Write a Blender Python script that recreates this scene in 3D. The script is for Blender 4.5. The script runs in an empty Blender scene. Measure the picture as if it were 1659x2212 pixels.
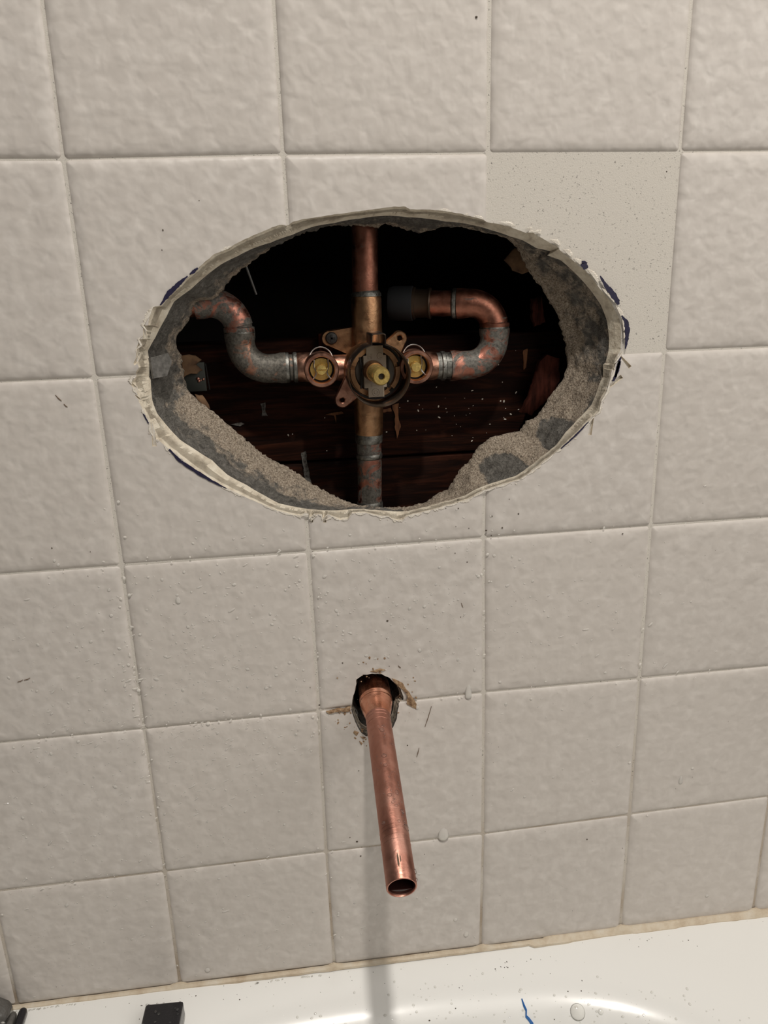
import bpy, bmesh, math, random
from mathutils import Vector, Matrix, noise
C = bpy.context.scene.collection
PI = math.pi
random.seed(7)

# ------------------------------------------------------------------ camera
cam_d = bpy.data.cameras.new('camera')
cam = bpy.data.objects.new('camera', cam_d)
C.objects.link(cam)
cam_d.sensor_fit = 'VERTICAL'
cam_d.sensor_height = 36.0
cam_d.lens = 1624.19 / 2212 * 36.0
cam_d.clip_start = 0.01
RIGHT = Vector((0.990149, -0.136839, -0.029663))
DOWN = Vector((-0.067772, -0.282996, -0.956724))
FWD = Vector((0.122523, 0.949309, -0.289482))
m3 = Matrix((RIGHT, -DOWN, -FWD)).transposed()
cam.matrix_world = Matrix.Translation((0.10114, -0.431757, -0.066114)) @ m3.to_4x4()
bpy.context.scene.camera = cam

# ------------------------------------------------------------------ light
w = bpy.data.worlds.new('room light')
bpy.context.scene.world = w
w.use_nodes = True
bgn = w.node_tree.nodes['Background']
bgn.inputs[0].default_value = (1.0, 0.95, 0.885, 1)
bgn.inputs[1].default_value = 0.062


def lamp(name, kind, loc, power, col, **kw):
    d = bpy.data.lights.new(name, kind)
    d.energy = power
    d.color = col
    for k, v in kw.items():
        setattr(d, k, v)
    o = bpy.data.objects.new(name, d)
    C.objects.link(o)
    o.location = loc
    return o


# ceiling bulb over the tub (hard, throws the spout's shadow straight down)
lamp('ceiling_bulb', 'POINT', (0.17, -0.80, 1.25), 60.0, (1.0, 0.95, 0.885), shadow_soft_size=0.035)
# unseen soft fill lamp, added at the open side of the tub, to the right of the faucet wall
fill_lamp = lamp('fill_light', 'AREA', (0.84, -0.70, 0.42), 7.2, (1.0, 0.95, 0.885), shape='RECTANGLE', size=1.2, size_y=0.9)
fill_lamp.rotation_euler = (Vector((0.15, 0, -0.2)) - fill_lamp.location).to_track_quat('-Z', 'Y').to_euler()

vs = bpy.context.scene.view_settings
vs.view_transform = 'Standard'
vs.look = 'None'
vs.exposure = 0.0
vs.gamma = 1.0
vs.use_curve_mapping = False

# ------------------------------------------------------------------ measured outlines (1/10 mm, x and z on the wall)
OUTER = [(228,-1016),(239,-959),(258,-907),(272,-940),(291,-835),(307,-864),(329,-784),(350,-741),(387,-734),(445,-677),(507,-627),(594,-559),(694,-482),(773,-453),(866,-408),(974,-368),(1016,-350),(1091,-332),(1165,-318),(1239,-308),(1347,-293),(1463,-282),(1555,-272),(1621,-266),(1672,-260),(1739,-262),(1764,-275),(1874,-279),(1976,-289),(2062,-308),(2140,-325),(2201,-343),(2280,-355),(2368,-381),(2431,-406),(2443,-387),(2484,-408),(2538,-437),(2612,-479),(2668,-530),(2706,-558),(2748,-592),(2786,-614),(2810,-640),(2860,-701),(2899,-744),(2959,-802),(2986,-850),(3012,-895),(3026,-957),(3030,-1019),(3035,-1072),(3016,-1098),(2994,-1134),(2983,-1187),(2972,-1165),(2958,-1255),(2943,-1319),(2912,-1373),(2901,-1437),(2873,-1464),(2845,-1486),(2780,-1558),(2696,-1629),(2620,-1686),(2525,-1758),(2468,-1797),(2420,-1828),(2324,-1851),(2189,-1886),(2083,-1937),(1949,-1967),(1825,-1993),(1749,-2007),(1710,-2014),(1682,-2036),(1653,-2039),(1620,-2029),(1597,-2006),(1551,-2004),(1459,-1976),(1375,-1972),(1346,-2007),(1300,-2010),(1255,-1983),(1232,-1970),(1223,-1971),(1220,-1998),(1207,-2007),(1196,-1996),(1194,-1969),(1168,-1965),(1145,-1964),(1141,-1987),(1128,-1996),(1117,-1986),(1115,-1962),(1091,-1958),(1063,-1967),(1018,-1957),(939,-1927),(835,-1875),(741,-1822),(657,-1772),(574,-1716),(493,-1660),(446,-1612),(384,-1546),(338,-1507),(300,-1461),(275,-1460),(267,-1422),(263,-1361),(240,-1308),(219,-1247),(212,-1188),(195,-1153),(189,-1136),(212,-1087),(240,-1055)]
MID = [(277,-1119),(285,-976),(335,-903),(405,-798),(455,-718),(552,-656),(641,-587),(729,-529),(814,-492),(900,-454),(1002,-425),(1121,-388),(1241,-347),(1351,-332),(1496,-311),(1616,-300),(1632,-299),(1761,-309),(1873,-319),(1978,-336),(2109,-352),(2243,-387),(2351,-422),(2424,-444),(2506,-488),(2572,-529),(2594,-508),(2656,-558),(2752,-637),(2841,-726),(2912,-815),(2955,-905),(2976,-1013),(2976,-1086),(2961,-1158),(2951,-1241),(2946,-1163),(2929,-1282),(2912,-1342),(2886,-1407),(2792,-1504),(2726,-1570),(2660,-1658),(2554,-1735),(2418,-1825),(2320,-1863),(2212,-1890),(2104,-1940),(1968,-1978),(1841,-1996),(1725,-2009),(1600,-1997),(1525,-1985),(1384,-1969),(1150,-1957),(1022,-1927),(941,-1902),(862,-1849),(759,-1775),(657,-1708),(577,-1615),(479,-1540),(407,-1484),(346,-1403),(295,-1325),(278,-1254),(283,-1133),(288,-1040)]
INNER = [(438,-1155),(435,-1101),(434,-1029),(415,-992),(419,-913),(458,-879),(498,-837),(509,-811),(534,-742),(580,-718),(641,-720),(698,-679),(728,-637),(776,-595),(823,-554),(879,-522),(944,-481),(981,-457),(1055,-410),(1108,-402),(1172,-370),(1244,-353),(1334,-326),(1406,-327),(1469,-330),(1523,-330),(1630,-349),(1667,-322),(1721,-338),(1802,-362),(1876,-379),(1950,-368),(1996,-345),(2061,-340),(2145,-348),(2239,-365),(2314,-393),(2400,-421),(2439,-448),(2478,-492),(2498,-528),(2529,-591),(2559,-637),(2609,-683),(2650,-739),(2692,-804),(2744,-880),(2757,-945),(2784,-1003),(2804,-1127),(2803,-1224),(2816,-1172),(2818,-1220),(2790,-1277),(2731,-1343),(2683,-1420),(2644,-1477),(2614,-1516),(2553,-1532),(2503,-1600),(2441,-1602),(2329,-1621),(2268,-1657),(2218,-1705),(2187,-1764),(2126,-1812),(2075,-1891),(2034,-1950),(1962,-1977),(1879,-2034),(1767,-2052),(1635,-2048),(1556,-2037),(1426,-2025),(1388,-1990),(1329,-1965),(1253,-1919),(1167,-1863),(1094,-1798),(1020,-1743),(928,-1688),(829,-1614),(760,-1542),(699,-1481),(632,-1411),(555,-1341),(496,-1292),(449,-1225),(440,-1133)]
SMALL = [(1356,-3095),(1377,-3079),(1398,-3063),(1455,-3060),(1521,-3069),(1569,-3100),(1609,-3145),(1645,-3195),(1656,-3242),(1662,-3280),(1630,-3305),(1619,-3350),(1611,-3406),(1597,-3442),(1584,-3469),(1558,-3495),(1481,-3524),(1402,-3514),(1378,-3492),(1358,-3461),(1336,-3402),(1311,-3310),(1322,-3242),(1332,-3202),(1346,-3162)]
SLOTS = [[(187,-1139),(280,-1263),10],[(229,-1109),(264,-1207),5],[(247,-1062),(272,-1141),5],[(205,-1207),(265,-1287),5],[(278,-1306),(274,-1468),9],[(294,-832),(295,-927),9],[(256,-904),(267,-956),6],[(221,-1036),(288,-944),12],[(2445,-390),(2604,-486),12],[(2790,-598),(2862,-743),12],[(3015,-1107),(3062,-1158),8],[(2903,-1330),(3009,-1249),10],[(2880,-1334),(2853,-1547),8],[(1140,-1878),(1131,-1984),8],[(1222,-1890),(1211,-1990),7],[(2452,-354),(2494,-415),7]]
MARKS = [[(2752,-565,2.7),(2762,-584,14.9),(2777,-610,8.3)],[(2862,-650,2.0),(2897,-702,8.0),(2937,-745,11.3),(2972,-789,11.3),(2984,-814,4.6)],[(3006,-877,2.7),(3037,-913,9.3),(3047,-957,10.6),(3048,-1011,8.6),(3043,-1068,2.7)],[(3017,-1116,3.3),(3005,-1161,6.0),(2991,-1233,4.6)],[(3011,-1140,6.0),(3001,-1193,8.6),(2978,-1256,5.3)],[(2836,-1495,1.7),(2762,-1571,4.0),(2668,-1651,2.0)],[(351,-1520,4.0),(405,-1590,6.0),(477,-1650,7.3),(557,-1710,6.0),(650,-1768,1.3)],[(391,-732,2.7),(446,-670,9.9),(499,-625,8.6),(550,-587,1.7)],[(564,-578,3.3),(586,-563,6.0),(608,-548,2.7)],[(234,-1311,2.3),(257,-1365,2.7)]]
SCRATCH = [[(-216,-1184),(-190,-1218)],[(-180,-1234),(-163,-1252)],[(-691,-2889),(-657,-2877)],[(-652,-2880),(-615,-2869)],[(2046,-2616),(2058,-2649)],[(1756,-3647),(1739,-3717)],[(1845,-3339),(1799,-3491)],[(1630,-3017),(1647,-3035)]]
SPECKS = [(3222,-104),(2025,-1933),(2028,-1987),(1950,-1981),(2084,-2342),(2013,-2102),(2095,-2120),(2007,-2277),(1569,-2697),(3103,-2232),(2061,-2711),(2043,-2715),(1560,-2822),(1572,-3017),(1272,-2963),(1344,-3775),(1678,-3619),(1262,-4301),(1309,-4342),(1330,-4466),(3263,-4686),(1800,-5406),(2983,-4567),(2238,-2179),(1109,-3249),(3015,-2062),(2410,-2049),(2308,-2133),(431,-452),(447,-354),(647,-213),(2126,638),(-159,-2097),(-193,-2245),(-367,-2058),(71,-5384),(1844,-4619),(1781,-4518),(1057,-3116),(2349,-1950),(2205,-2143),(2242,-2052)]
TUBSPECKS = [[2320,-82],[2350,-114],[2352,-143],[2361,-148],[2337,-145],[2311,-137],[2267,-146],[2512,-126],[2617,-130],[2547,-115],[2655,-231],[2865,-312],[2744,-355],[2838,-369],[1977,-231],[1994,-245],[1925,-339],[1729,-378],[3477,-103],[3457,-113],[3370,-154],[3803,-214],[3766,-154],[3720,-156],[2606,-468],[2406,-147],[2311,-208],[2365,-109],[-248,-110],[-241,-111],[-53,-96],[119,-81],[-244,-208],[423,-137],[3504,-94],[4390,-199],[4425,-77],[3330,-85]]
BIGDROPS = [(2096,-3294,7,22),(1919,-4385,12,8),(204,-5281,6,0),(3670,-4171,5,14),(3752,-4065,4,0),(2084,-5291,6,4),(2004,-5136,5,0),(3981,-5236,5,0),(-96,-2508,4,0),(302,-2454,5,6)]
TUBDROPS = [(2775,-467,16),(2537,-567,8),(2931,-498,6),(2967,-644,7)]
BLUE = [(2405,-347,2),(2410,-385,3),(2419,-408,3),(2411,-432,3),(2427,-445,3),(2447,-466,4),(2456,-496,6),(2459,-535,9),(2461,-570,9),(2452,-603,6),(2433,-640,3),(2416,-671,2)]
BLUE2 = [(2484,-493,2),(2493,-515,2),(2489,-536,2),(2470,-561,2)]
GRID = {(0,0):[-6,-6],(1,0):[1098,5],(2,0):[2200,1],(3,0):[3301,-1],(0,1):[-3,-1103],(3,1):[3299,-1094],(0,2):[0,-2199],(1,2):[1100,-2200],(2,2):[2193,-2195],(3,2):[3296,-2196],(0,3):[-2,-3303],(1,3):[1102,-3300],(2,3):[2204,-3285],(3,3):[3300,-3298],(0,4):[3,-4405],(1,4):[1094,-4407],(2,4):[2209,-4421],(3,4):[3305,-4408]}
CRUST = [[(1448,-3041),(1493,-3052),(1544,-3038),(1509,-3027)],[(1585,-3102),(1627,-3127),(1663,-3158),(1686,-3201),(1710,-3245),(1746,-3311),(1742,-3352),(1684,-3304),(1697,-3264),(1668,-3213),(1644,-3176),(1611,-3145)],[(1151,-3305),(1197,-3293),(1272,-3292),(1312,-3286),(1307,-3316),(1271,-3315),(1220,-3310),(1165,-3317)],[(1329,-3461),(1356,-3481),(1339,-3507),(1316,-3483)],[(1364,-3510),(1400,-3525),(1387,-3538)],[(1356,-3544),(1380,-3565),(1370,-3578)]]


# ------------------------------------------------------------------ helpers
ORG = {}


def thing(name, loc, label, cat, group=None):
    o = bpy.data.objects.new(name, None)
    o.empty_display_size = 0.01
    C.objects.link(o)
    o.location = loc
    o['label'] = label
    o['category'] = cat
    if group:
        o['group'] = group
    ORG[o] = Vector(loc)
    return o


def tag(o, label=None, cat=None, group=None, kind=None):
    if label: o['label'] = label
    if cat: o['category'] = cat
    if group: o['group'] = group
    if kind: o['kind'] = kind
    return o


def link(name, me, parent=None, sharp=40):
    o = bpy.data.objects.new(name, me)
    C.objects.link(o)
    if parent is not None:
        o.parent = parent
        ORG[o] = ORG.get(parent, Vector((0, 0, 0)))
    else:
        ORG[o] = Vector((0, 0, 0))
    if sharp is not None:
        for p in me.polygons:
            p.use_smooth = True
        me.set_sharp_from_angle(angle=math.radians(sharp))
    return o


def mesh(name, vs_, fs, mats, parent=None, sharp=40, at=None, mi=None):
    """World coordinate verts; `at` puts the origin of a parentless mesh at its base."""
    org = ORG.get(parent, Vector((0, 0, 0))) if parent is not None else (Vector(at) if at else Vector((0, 0, 0)))
    me = bpy.data.meshes.new(name)
    me.from_pydata([tuple(Vector(v) - org) for v in vs_], [], fs)
    for m in (mats if isinstance(mats, (list, tuple)) else [mats]):
        me.materials.append(m)
    if mi is not None:
        for p, k in zip(me.polygons, mi):
            p.material_index = k
    bm = bmesh.new()
    bm.from_mesh(me)
    bmesh.ops.recalc_face_normals(bm, faces=bm.faces)
    bm.to_mesh(me)
    bm.free()
    o = link(name, me, parent, sharp)
    if parent is None:
        o.location = org
        ORG[o] = org
    return o


class MB:
    def __init__(s): s.v = []; s.f = []
    def add(s, v, f):
        b = len(s.v)
        s.v += [Vector(q) for q in v]
        s.f += [tuple(i + b for i in q) for q in f]
        return s
    def out(s, name, mats, parent=None, sharp=40, at=None):
        return mesh(name, s.v, s.f, mats, parent, sharp, at)


def grid_faces(n, m, close=True):
    f = []
    for i in range(m - 1):
        for j in range(n if close else n - 1):
            k = (j + 1) % n
            f.append((i * n + j, i * n + k, (i + 1) * n + k, (i + 1) * n + j))
    return f


def tube(pts, rad, seg=24, caps=True):
    pts = [Vector(p) for p in pts]
    if not isinstance(rad, (list, tuple)):
        rad = [rad] * len(pts)
    v = []
    nrm = None
    for i, p in enumerate(pts):
        a = pts[max(i - 1, 0)]
        b = pts[min(i + 1, len(pts) - 1)]
        if i > 0 and i < len(pts) - 1:
            t = ((pts[i] - a).normalized() if (pts[i] - a).length > 1e-9 else Vector()) + ((b - pts[i]).normalized() if (b - pts[i]).length > 1e-9 else Vector())
        else:
            t = b - a
        t.normalize()
        if nrm is None:
            nrm = t.orthogonal().normalized()
        nrm = (nrm - t * nrm.dot(t)).normalized()
        bn = t.cross(nrm)
        for k in range(seg):
            an = 2 * PI * k / seg
            v.append(p + (nrm * math.cos(an) + bn * math.sin(an)) * rad[i])
    f = grid_faces(seg, len(pts))
    if caps:
        f.append(tuple(range(seg)))
        f.append(tuple((len(pts) - 1) * seg + k for k in reversed(range(seg))))
    return v, f


def lathe(c, axis, prof, seg=32, closed=False, a0=0.0, a1=2 * PI):
    """prof = [(radius, distance along axis)]; closed joins the profile into a ring."""
    c = Vector(c); axis = Vector(axis).normalized()
    u = Vector((0, 0, 1)) if abs(axis.z) < 0.9 else Vector((1, 0, 0))
    u = (u - axis * u.dot(axis)).normalized()
    w_ = axis.cross(u)
    full = abs(a1 - a0 - 2 * PI) < 1e-6
    n = seg if full else seg + 1
    v = []
    for r, h in prof:
        for k in range(n):
            an = a0 + (a1 - a0) * k / seg
            v.append(c + axis * h + (u * math.cos(an) + w_ * math.sin(an)) * max(r, 1e-5))
    m = len(prof)
    f = grid_faces(n, m, full)
    if closed:
        for j in range(n if full else n - 1):
            k = (j + 1) % n
            f.append(((m - 1) * n + j, (m - 1) * n + k, k, j))
        if not full:
            f.append(tuple(i * n for i in range(m)))
            f.append(tuple(i * n + n - 1 for i in reversed(range(m))))
    return v, f


def prism(poly, y0, y1):
    """poly in (x, z); closed prism between two depths."""
    n = len(poly)
    v = [Vector((x, y0, z)) for x, z in poly] + [Vector((x, y1, z)) for x, z in poly]
    f = grid_faces(n, 2) + [tuple(range(n)), tuple(n + k for k in reversed(range(n)))]
    return v, f


def box(lo, hi):
    x0, y0, z0 = lo; x1, y1, z1 = hi
    return prism([(x0, z0), (x1, z0), (x1, z1), (x0, z1)], y0, y1)


def bevel_box(lo, hi, b):
    bm = bmesh.new()
    v, f = box(lo, hi)
    bv = [bm.verts.new(q) for q in v]
    for q in f: bm.faces.new([bv[i] for i in q])
    bmesh.ops.bevel(bm, geom=list(bm.edges), offset=b, segments=3, affect='EDGES', profile=0.5)
    bm.verts.index_update()
    r = [q.co.copy() for q in bm.verts], [tuple(x.index for x in q.verts) for q in bm.faces]
    bm.free()
    return r


def arc(c, r, a0, a1, n, y):
    return [Vector((c[0] + r * math.cos(a0 + (a1 - a0) * i / n), y, c[1] + r * math.sin(a0 + (a1 - a0) * i / n))) for i in range(n + 1)]


def cut(o, cutter):
    md = o.modifiers.new('cut', 'BOOLEAN')
    md.operation = 'DIFFERENCE'
    md.solver = 'EXACT'
    md.object = cutter
    dg = bpy.context.evaluated_depsgraph_get()
    me = bpy.data.meshes.new_from_object(o.evaluated_get(dg))
    o.modifiers.clear()
    old = o.data
    o.data = me
    me.name = old.name
    bpy.data.meshes.remove(old)


def mm(l):
    return [(a * 1e-4, b * 1e-4) for a, b in l]


# ------------------------------------------------------------------ materials
def mat(name, col, rough=0.5, metal=0.0, **kw):
    m = bpy.data.materials.new(name)
    m.use_nodes = True
    b = m.node_tree.nodes['Principled BSDF']
    b.inputs['Base Color'].default_value = (*col, 1)
    b.inputs['Roughness'].default_value = rough
    b.inputs['Metallic'].default_value = metal
    for k, v in kw.items():
        b.inputs[k.replace('_', ' ')].default_value = v
    return m


def N(m, t, **kw):
    n = m.node_tree.nodes.new(t)
    for k, v in kw.items(): setattr(n, k, v)
    return n


def pos(m, scale=1.0, loc=(0, 0, 0), sc3=None):
    g = N(m, 'ShaderNodeNewGeometry')
    mp = N(m, 'ShaderNodeMapping')
    mp.inputs['Scale'].default_value = sc3 if sc3 else (scale,) * 3
    mp.inputs['Location'].default_value = loc
    m.node_tree.links.new(g.outputs['Position'], mp.inputs['Vector'])
    return mp.outputs[0]


def noise_t(m, scale, detail=3, rough=0.5, dist=0.0, loc=(0, 0, 0), sc3=None):
    n = N(m, 'ShaderNodeTexNoise')
    n.inputs['Scale'].default_value = 1.0
    n.inputs['Detail'].default_value = detail
    n.inputs['Roughness'].default_value = rough
    n.inputs['Distortion'].default_value = dist
    m.node_tree.links.new(pos(m, scale, loc, sc3), n.inputs['Vector'])
    return n.outputs['Fac']


def ramp(m, fac, stops, interp='LINEAR'):
    r = N(m, 'ShaderNodeValToRGB')
    r.color_ramp.interpolation = interp
    e = r.color_ramp.elements
    while len(e) < len(stops): e.new(0.5)
    for i, (p, c) in enumerate(stops):
        e[i].position = p
        e[i].color = (*c, 1) if len(c) == 3 else c
    m.node_tree.links.new(fac, r.inputs[0])
    return r.outputs[0]


def mix(m, fac, a, b, blend='MIX'):
    x = N(m, 'ShaderNodeMix', data_type='RGBA', blend_type=blend)
    L = m.node_tree.links
    for i, q in ((0, fac), (6, a), (7, b)):
        if isinstance(q, (int, float)): x.inputs[i].default_value = q
        elif isinstance(q, tuple): x.inputs[i].default_value = (*q, 1)
        else: L.new(q, x.inputs[i])
    return x.outputs[2]


def setin(m, name, s):
    m.node_tree.links.new(s, m.node_tree.nodes['Principled BSDF'].inputs[name])


def bump(m, hs):
    """hs = [(height socket, strength, distance)] chained."""
    prev = None
    for h, s, d in hs:
        b = N(m, 'ShaderNodeBump')
        b.inputs['Strength'].default_value = s
        b.inputs['Distance'].default_value = d
        m.node_tree.links.new(h, b.inputs['Height'])
        if prev is not None: m.node_tree.links.new(prev, b.inputs['Normal'])
        prev = b.outputs[0]
    setin(m, 'Normal', prev)


V3 = lambda k: (k, k, k)

glaze = mat('cream glazed tile', (0.60, 0.54, 0.455), 0.40, Specular_IOR_Level=0.35)
big = noise_t(glaze, 115, 2.5, 0.5, 0.5, loc=(4, 2, 1))
spk = noise_t(glaze, 700, 2, 0.5)
oi = N(glaze, 'ShaderNodeObjectInfo')
c1 = ramp(glaze, big, [(0.32, (0.546, 0.503, 0.462)), (0.5, (0.573, 0.530, 0.488)), (0.68, (0.626, 0.583, 0.540))])
c2 = mix(glaze, ramp(glaze, oi.outputs['Random'], [(0, V3(0.0)), (1, V3(0.35))]), c1, (0.590, 0.541, 0.490))
setin(glaze, 'Base Color', c2)
setin(glaze, 'Roughness', ramp(glaze, noise_t(glaze, 120, 2), [(0.3, V3(0.36)), (0.7, V3(0.5))]))
bump(glaze, [(noise_t(glaze, 125, 1.4, 0.4, 0.2), 0.46, 0.0022), (noise_t(glaze, 260, 1, 0.4), 0.12, 0.0007)])

grout = mat('cream grout', (0.62, 0.56, 0.465), 0.9)
gz = N(grout, 'ShaderNodeNewGeometry')
gs = N(grout, 'ShaderNodeSeparateXYZ')
grout.node_tree.links.new(gz.outputs['Position'], gs.inputs[0])
mr = N(grout, 'ShaderNodeMapRange')
mr.inputs['From Min'].default_value = -0.30
mr.inputs['From Max'].default_value = -0.545
grout.node_tree.links.new(gs.outputs['Z'], mr.inputs['Value'])
mlt = N(grout, 'ShaderNodeMath', operation='MULTIPLY')
grout.node_tree.links.new(mr.outputs[0], mlt.inputs[0])
grout.node_tree.links.new(ramp(grout, noise_t(grout, 22, 3, 0.6), [(0.35, V3(0.15)), (0.65, V3(1.0))]), mlt.inputs[1])
gc = mix(grout, mlt.outputs[0], (0.60, 0.56, 0.50), (0.33, 0.25, 0.17))
pit = ramp(grout, noise_t(grout, 900, 2, 0.6), [(0.27, V3(0.35)), (0.36, V3(1.0))])
setin(grout, 'Base Color', mix(grout, 1.0, gc, pit, 'MULTIPLY'))
bump(grout, [(noise_t(grout, 1300, 3, 0.7), 0.45, 0.0005)])

bisque = mat('cut tile edge', (0.66, 0.58, 0.45), 0.85)
setin(bisque, 'Base Color', ramp(bisque, noise_t(bisque, 160, 4, 0.65), [(0.3, (0.46, 0.39, 0.30)), (0.5, (0.66, 0.585, 0.465)), (0.75, (0.78, 0.72, 0.60))]))
bump(bisque, [(noise_t(bisque, 420, 4, 0.7), 0.7, 0.001)])

mortar = mat('grey sanded mortar', (0.3, 0.27, 0.23), 0.95)
at = N(mortar, 'ShaderNodeAttribute', attribute_name='sandy')
sandn = noise_t(mortar, 900, 3, 0.65)
sand = ramp(mortar, sandn, [(0.28, (0.11, 0.082, 0.058)), (0.42, (0.27, 0.215, 0.16)), (0.62, (0.46, 0.385, 0.30)), (0.8, (0.62, 0.54, 0.44))])
grey = ramp(mortar, noise_t(mortar, 260, 5, 0.7, 0.5), [(0.25, (0.050, 0.045, 0.038)), (0.5, (0.125, 0.115, 0.10)), (0.72, (0.22, 0.205, 0.182)), (0.9, (0.42, 0.40, 0.36))])
ad = N(mortar, 'ShaderNodeMath', operation='ADD')
mortar.node_tree.links.new(at.outputs['Fac'], ad.inputs[0])
mortar.node_tree.links.new(ramp(mortar, noise_t(mortar, 130, 4, 0.6), [(0.3, V3(0.0)), (0.7, V3(0.6))]), ad.inputs[1])
sel = ramp(mortar, ad.outputs[0], [(0.62, V3(0)), (0.88, V3(1))])
setin(mortar, 'Base Color', mix(mortar, sel, grey, sand))
bump(mortar, [(noise_t(mortar, 190, 5, 0.65), 1.0, 0.004), (sandn, 0.8, 0.0014)])

wood = mat('dark old framing wood', (0.1, 0.04, 0.02), 0.8, Specular_IOR_Level=0.12)
wn = noise_t(wood, 1, 5, 0.65, 1.2, sc3=(14, 14, 150))
setin(wood, 'Base Color', ramp(wood, wn, [(0.3, (0.004, 0.0014, 0.0009)), (0.48, (0.012, 0.0036, 0.0017)), (0.62, (0.032, 0.009, 0.004)), (0.85, (0.075, 0.024, 0.010))]))
bump(wood, [(wn, 0.5, 0.001)])
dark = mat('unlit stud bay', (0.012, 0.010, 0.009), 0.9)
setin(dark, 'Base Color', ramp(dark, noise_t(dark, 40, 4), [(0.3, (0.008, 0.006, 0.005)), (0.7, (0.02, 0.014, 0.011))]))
paper = mat('torn brown paper', (0.24, 0.13, 0.06), 0.9)
setin(paper, 'Base Color', ramp(paper, noise_t(paper, 150, 4), [(0.3, (0.06, 0.028, 0.013)), (0.7, (0.17, 0.095, 0.045))]))
redwood = mat('splintered red wood', (0.13, 0.04, 0.025), 0.9, Specular_IOR_Level=0.08)
setin(redwood, 'Base Color', ramp(redwood, noise_t(redwood, 1, 4, 0.6, 0.5, sc3=(200, 200, 30)), [(0.35, (0.010, 0.003, 0.002)), (0.65, (0.060, 0.016, 0.010))]))


def copper(name, c_lo, c_mid, c_hi, film, film_at, rough=0.33, scale=110, metal_film=0.35, stretch=None):
    m = mat(name, c_mid, rough, 1.0)
    tone = noise_t(m, scale, 4, 0.6, 0.4, sc3=stretch)
    base = ramp(m, tone, [(0.3, c_lo), (0.52, c_mid), (0.75, c_hi)])
    fn = noise_t(m, scale * 0.75, 5, 0.68, 0.8, loc=(3.1, 1.7, 0.4))
    fm = ramp(m, fn, [(film_at, V3(0)), (min(film_at + 0.09, 0.99), V3(1))])
    fc = ramp(m, noise_t(m, scale * 5, 4, 0.7), [(0.3, tuple(k * 0.35 for k in film)), (0.55, film), (0.8, tuple(min(1, k * 1.7) for k in film))])
    setin(m, 'Base Color', mix(m, fm, base, fc))
    setin(m, 'Roughness', mix(m, fm, ramp(m, noise_t(m, scale * 2, 3), [(0.3, V3(rough - 0.06)), (0.7, V3(rough + 0.14))]), (0.62,) * 3))
    setin(m, 'Metallic', mix(m, fm, (1.0,) * 3, (metal_film,) * 3))
    bump(m, [(fn, 0.25, 0.0008), (noise_t(m, scale * 6, 3, 0.6), 0.18, 0.0004)])
    return m


cop = copper('aged red copper', (0.20, 0.080, 0.054), (0.34, 0.145, 0.098), (0.48, 0.23, 0.16), (0.12, 0.11, 0.095), 0.60, 0.40)
cop_flux = copper('flux stained copper', (0.24, 0.095, 0.068), (0.42, 0.18, 0.13), (0.56, 0.28, 0.205), (0.15, 0.14, 0.122), 0.43, 0.40)
cop_grey = copper('tinned grey copper', (0.22, 0.10, 0.07), (0.36, 0.19, 0.13), (0.52, 0.32, 0.22), (0.15, 0.138, 0.118), 0.36, 0.38, metal_film=0.6)
cop_new = copper('clean spout copper', (0.35, 0.155, 0.112), (0.45, 0.215, 0.160), (0.55, 0.30, 0.235), (0.26, 0.12, 0.085), 0.70, 0.36, 60, 0.85)
bronze = copper('cast bronze', (0.27, 0.14, 0.075), (0.40, 0.225, 0.12), (0.53, 0.325, 0.18), (0.17, 0.09, 0.05), 0.66, 0.36, 130, 0.7)
bronze_pink = copper('pink pickled bronze', (0.32, 0.15, 0.105), (0.45, 0.235, 0.165), (0.58, 0.345, 0.25), (0.22, 0.10, 0.07), 0.64, 0.34, 130, 0.7)
solder = copper('dull solder', (0.10, 0.10, 0.09), (0.22, 0.215, 0.195), (0.42, 0.41, 0.38), (0.045, 0.045, 0.035), 0.58, 0.45, 240, 0.4)
steel = mat('brown stamped steel', (0.23, 0.19, 0.16), 0.34, 1.0)
setin(steel, 'Base Color', ramp(steel, noise_t(steel, 200, 3), [(0.3, (0.22, 0.18, 0.155)), (0.7, (0.40, 0.35, 0.31))]))
wire_m = mat('grey steel wire', (0.42, 0.40, 0.38), 0.3, 1.0)
brass = mat('bright brass', (0.92, 0.66, 0.22), 0.24, 0.8)
setin(brass, 'Roughness', ramp(brass, noise_t(brass, 500, 2), [(0.3, V3(0.18)), (0.7, V3(0.34))]))
brass_d = mat('turned brass', (0.80, 0.56, 0.18), 0.36, 0.8)
bump(brass_d, [(noise_t(brass_d, 900, 3), 0.3, 0.0004)])
taupe = mat('taupe plastic', (0.27, 0.225, 0.172), 0.48)
taupe_d = mat('dark taupe plastic', (0.10, 0.085, 0.068), 0.5)
blackm = mat('black rubber seal and hole shade', (0.012, 0.011, 0.010), 0.5)
screw_m = mat('black phosphate screw', (0.06, 0.058, 0.055), 0.42, 0.7)
pvc = mat('grey plastic pipe', (0.016, 0.018, 0.021), 0.7)
iron = mat('dark brown adapter', (0.10, 0.07, 0.05), 0.45, 0.8)
ink = mat('dark blue marker ink', (0.018, 0.014, 0.075), 0.5)
setin(ink, 'Base Color', ramp(ink, noise_t(ink, 900, 3, 0.7), [(0.3, (0.006, 0.004, 0.022)), (0.66, (0.013, 0.010, 0.045)), (0.76, (0.10, 0.088, 0.12))]))
scuff_m = mat('brown scuff', (0.16, 0.11, 0.075), 0.9)
grit_m = mat('dark grit', (0.085, 0.066, 0.05), 0.9)
crust_m = mat('tan dried putty', (0.34, 0.22, 0.125), 0.95)
setin(crust_m, 'Base Color', ramp(crust_m, noise_t(crust_m, 500, 4, 0.7), [(0.3, (0.12, 0.065, 0.035)), (0.5, (0.32, 0.20, 0.11)), (0.75, (0.52, 0.40, 0.26))]))
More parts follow.
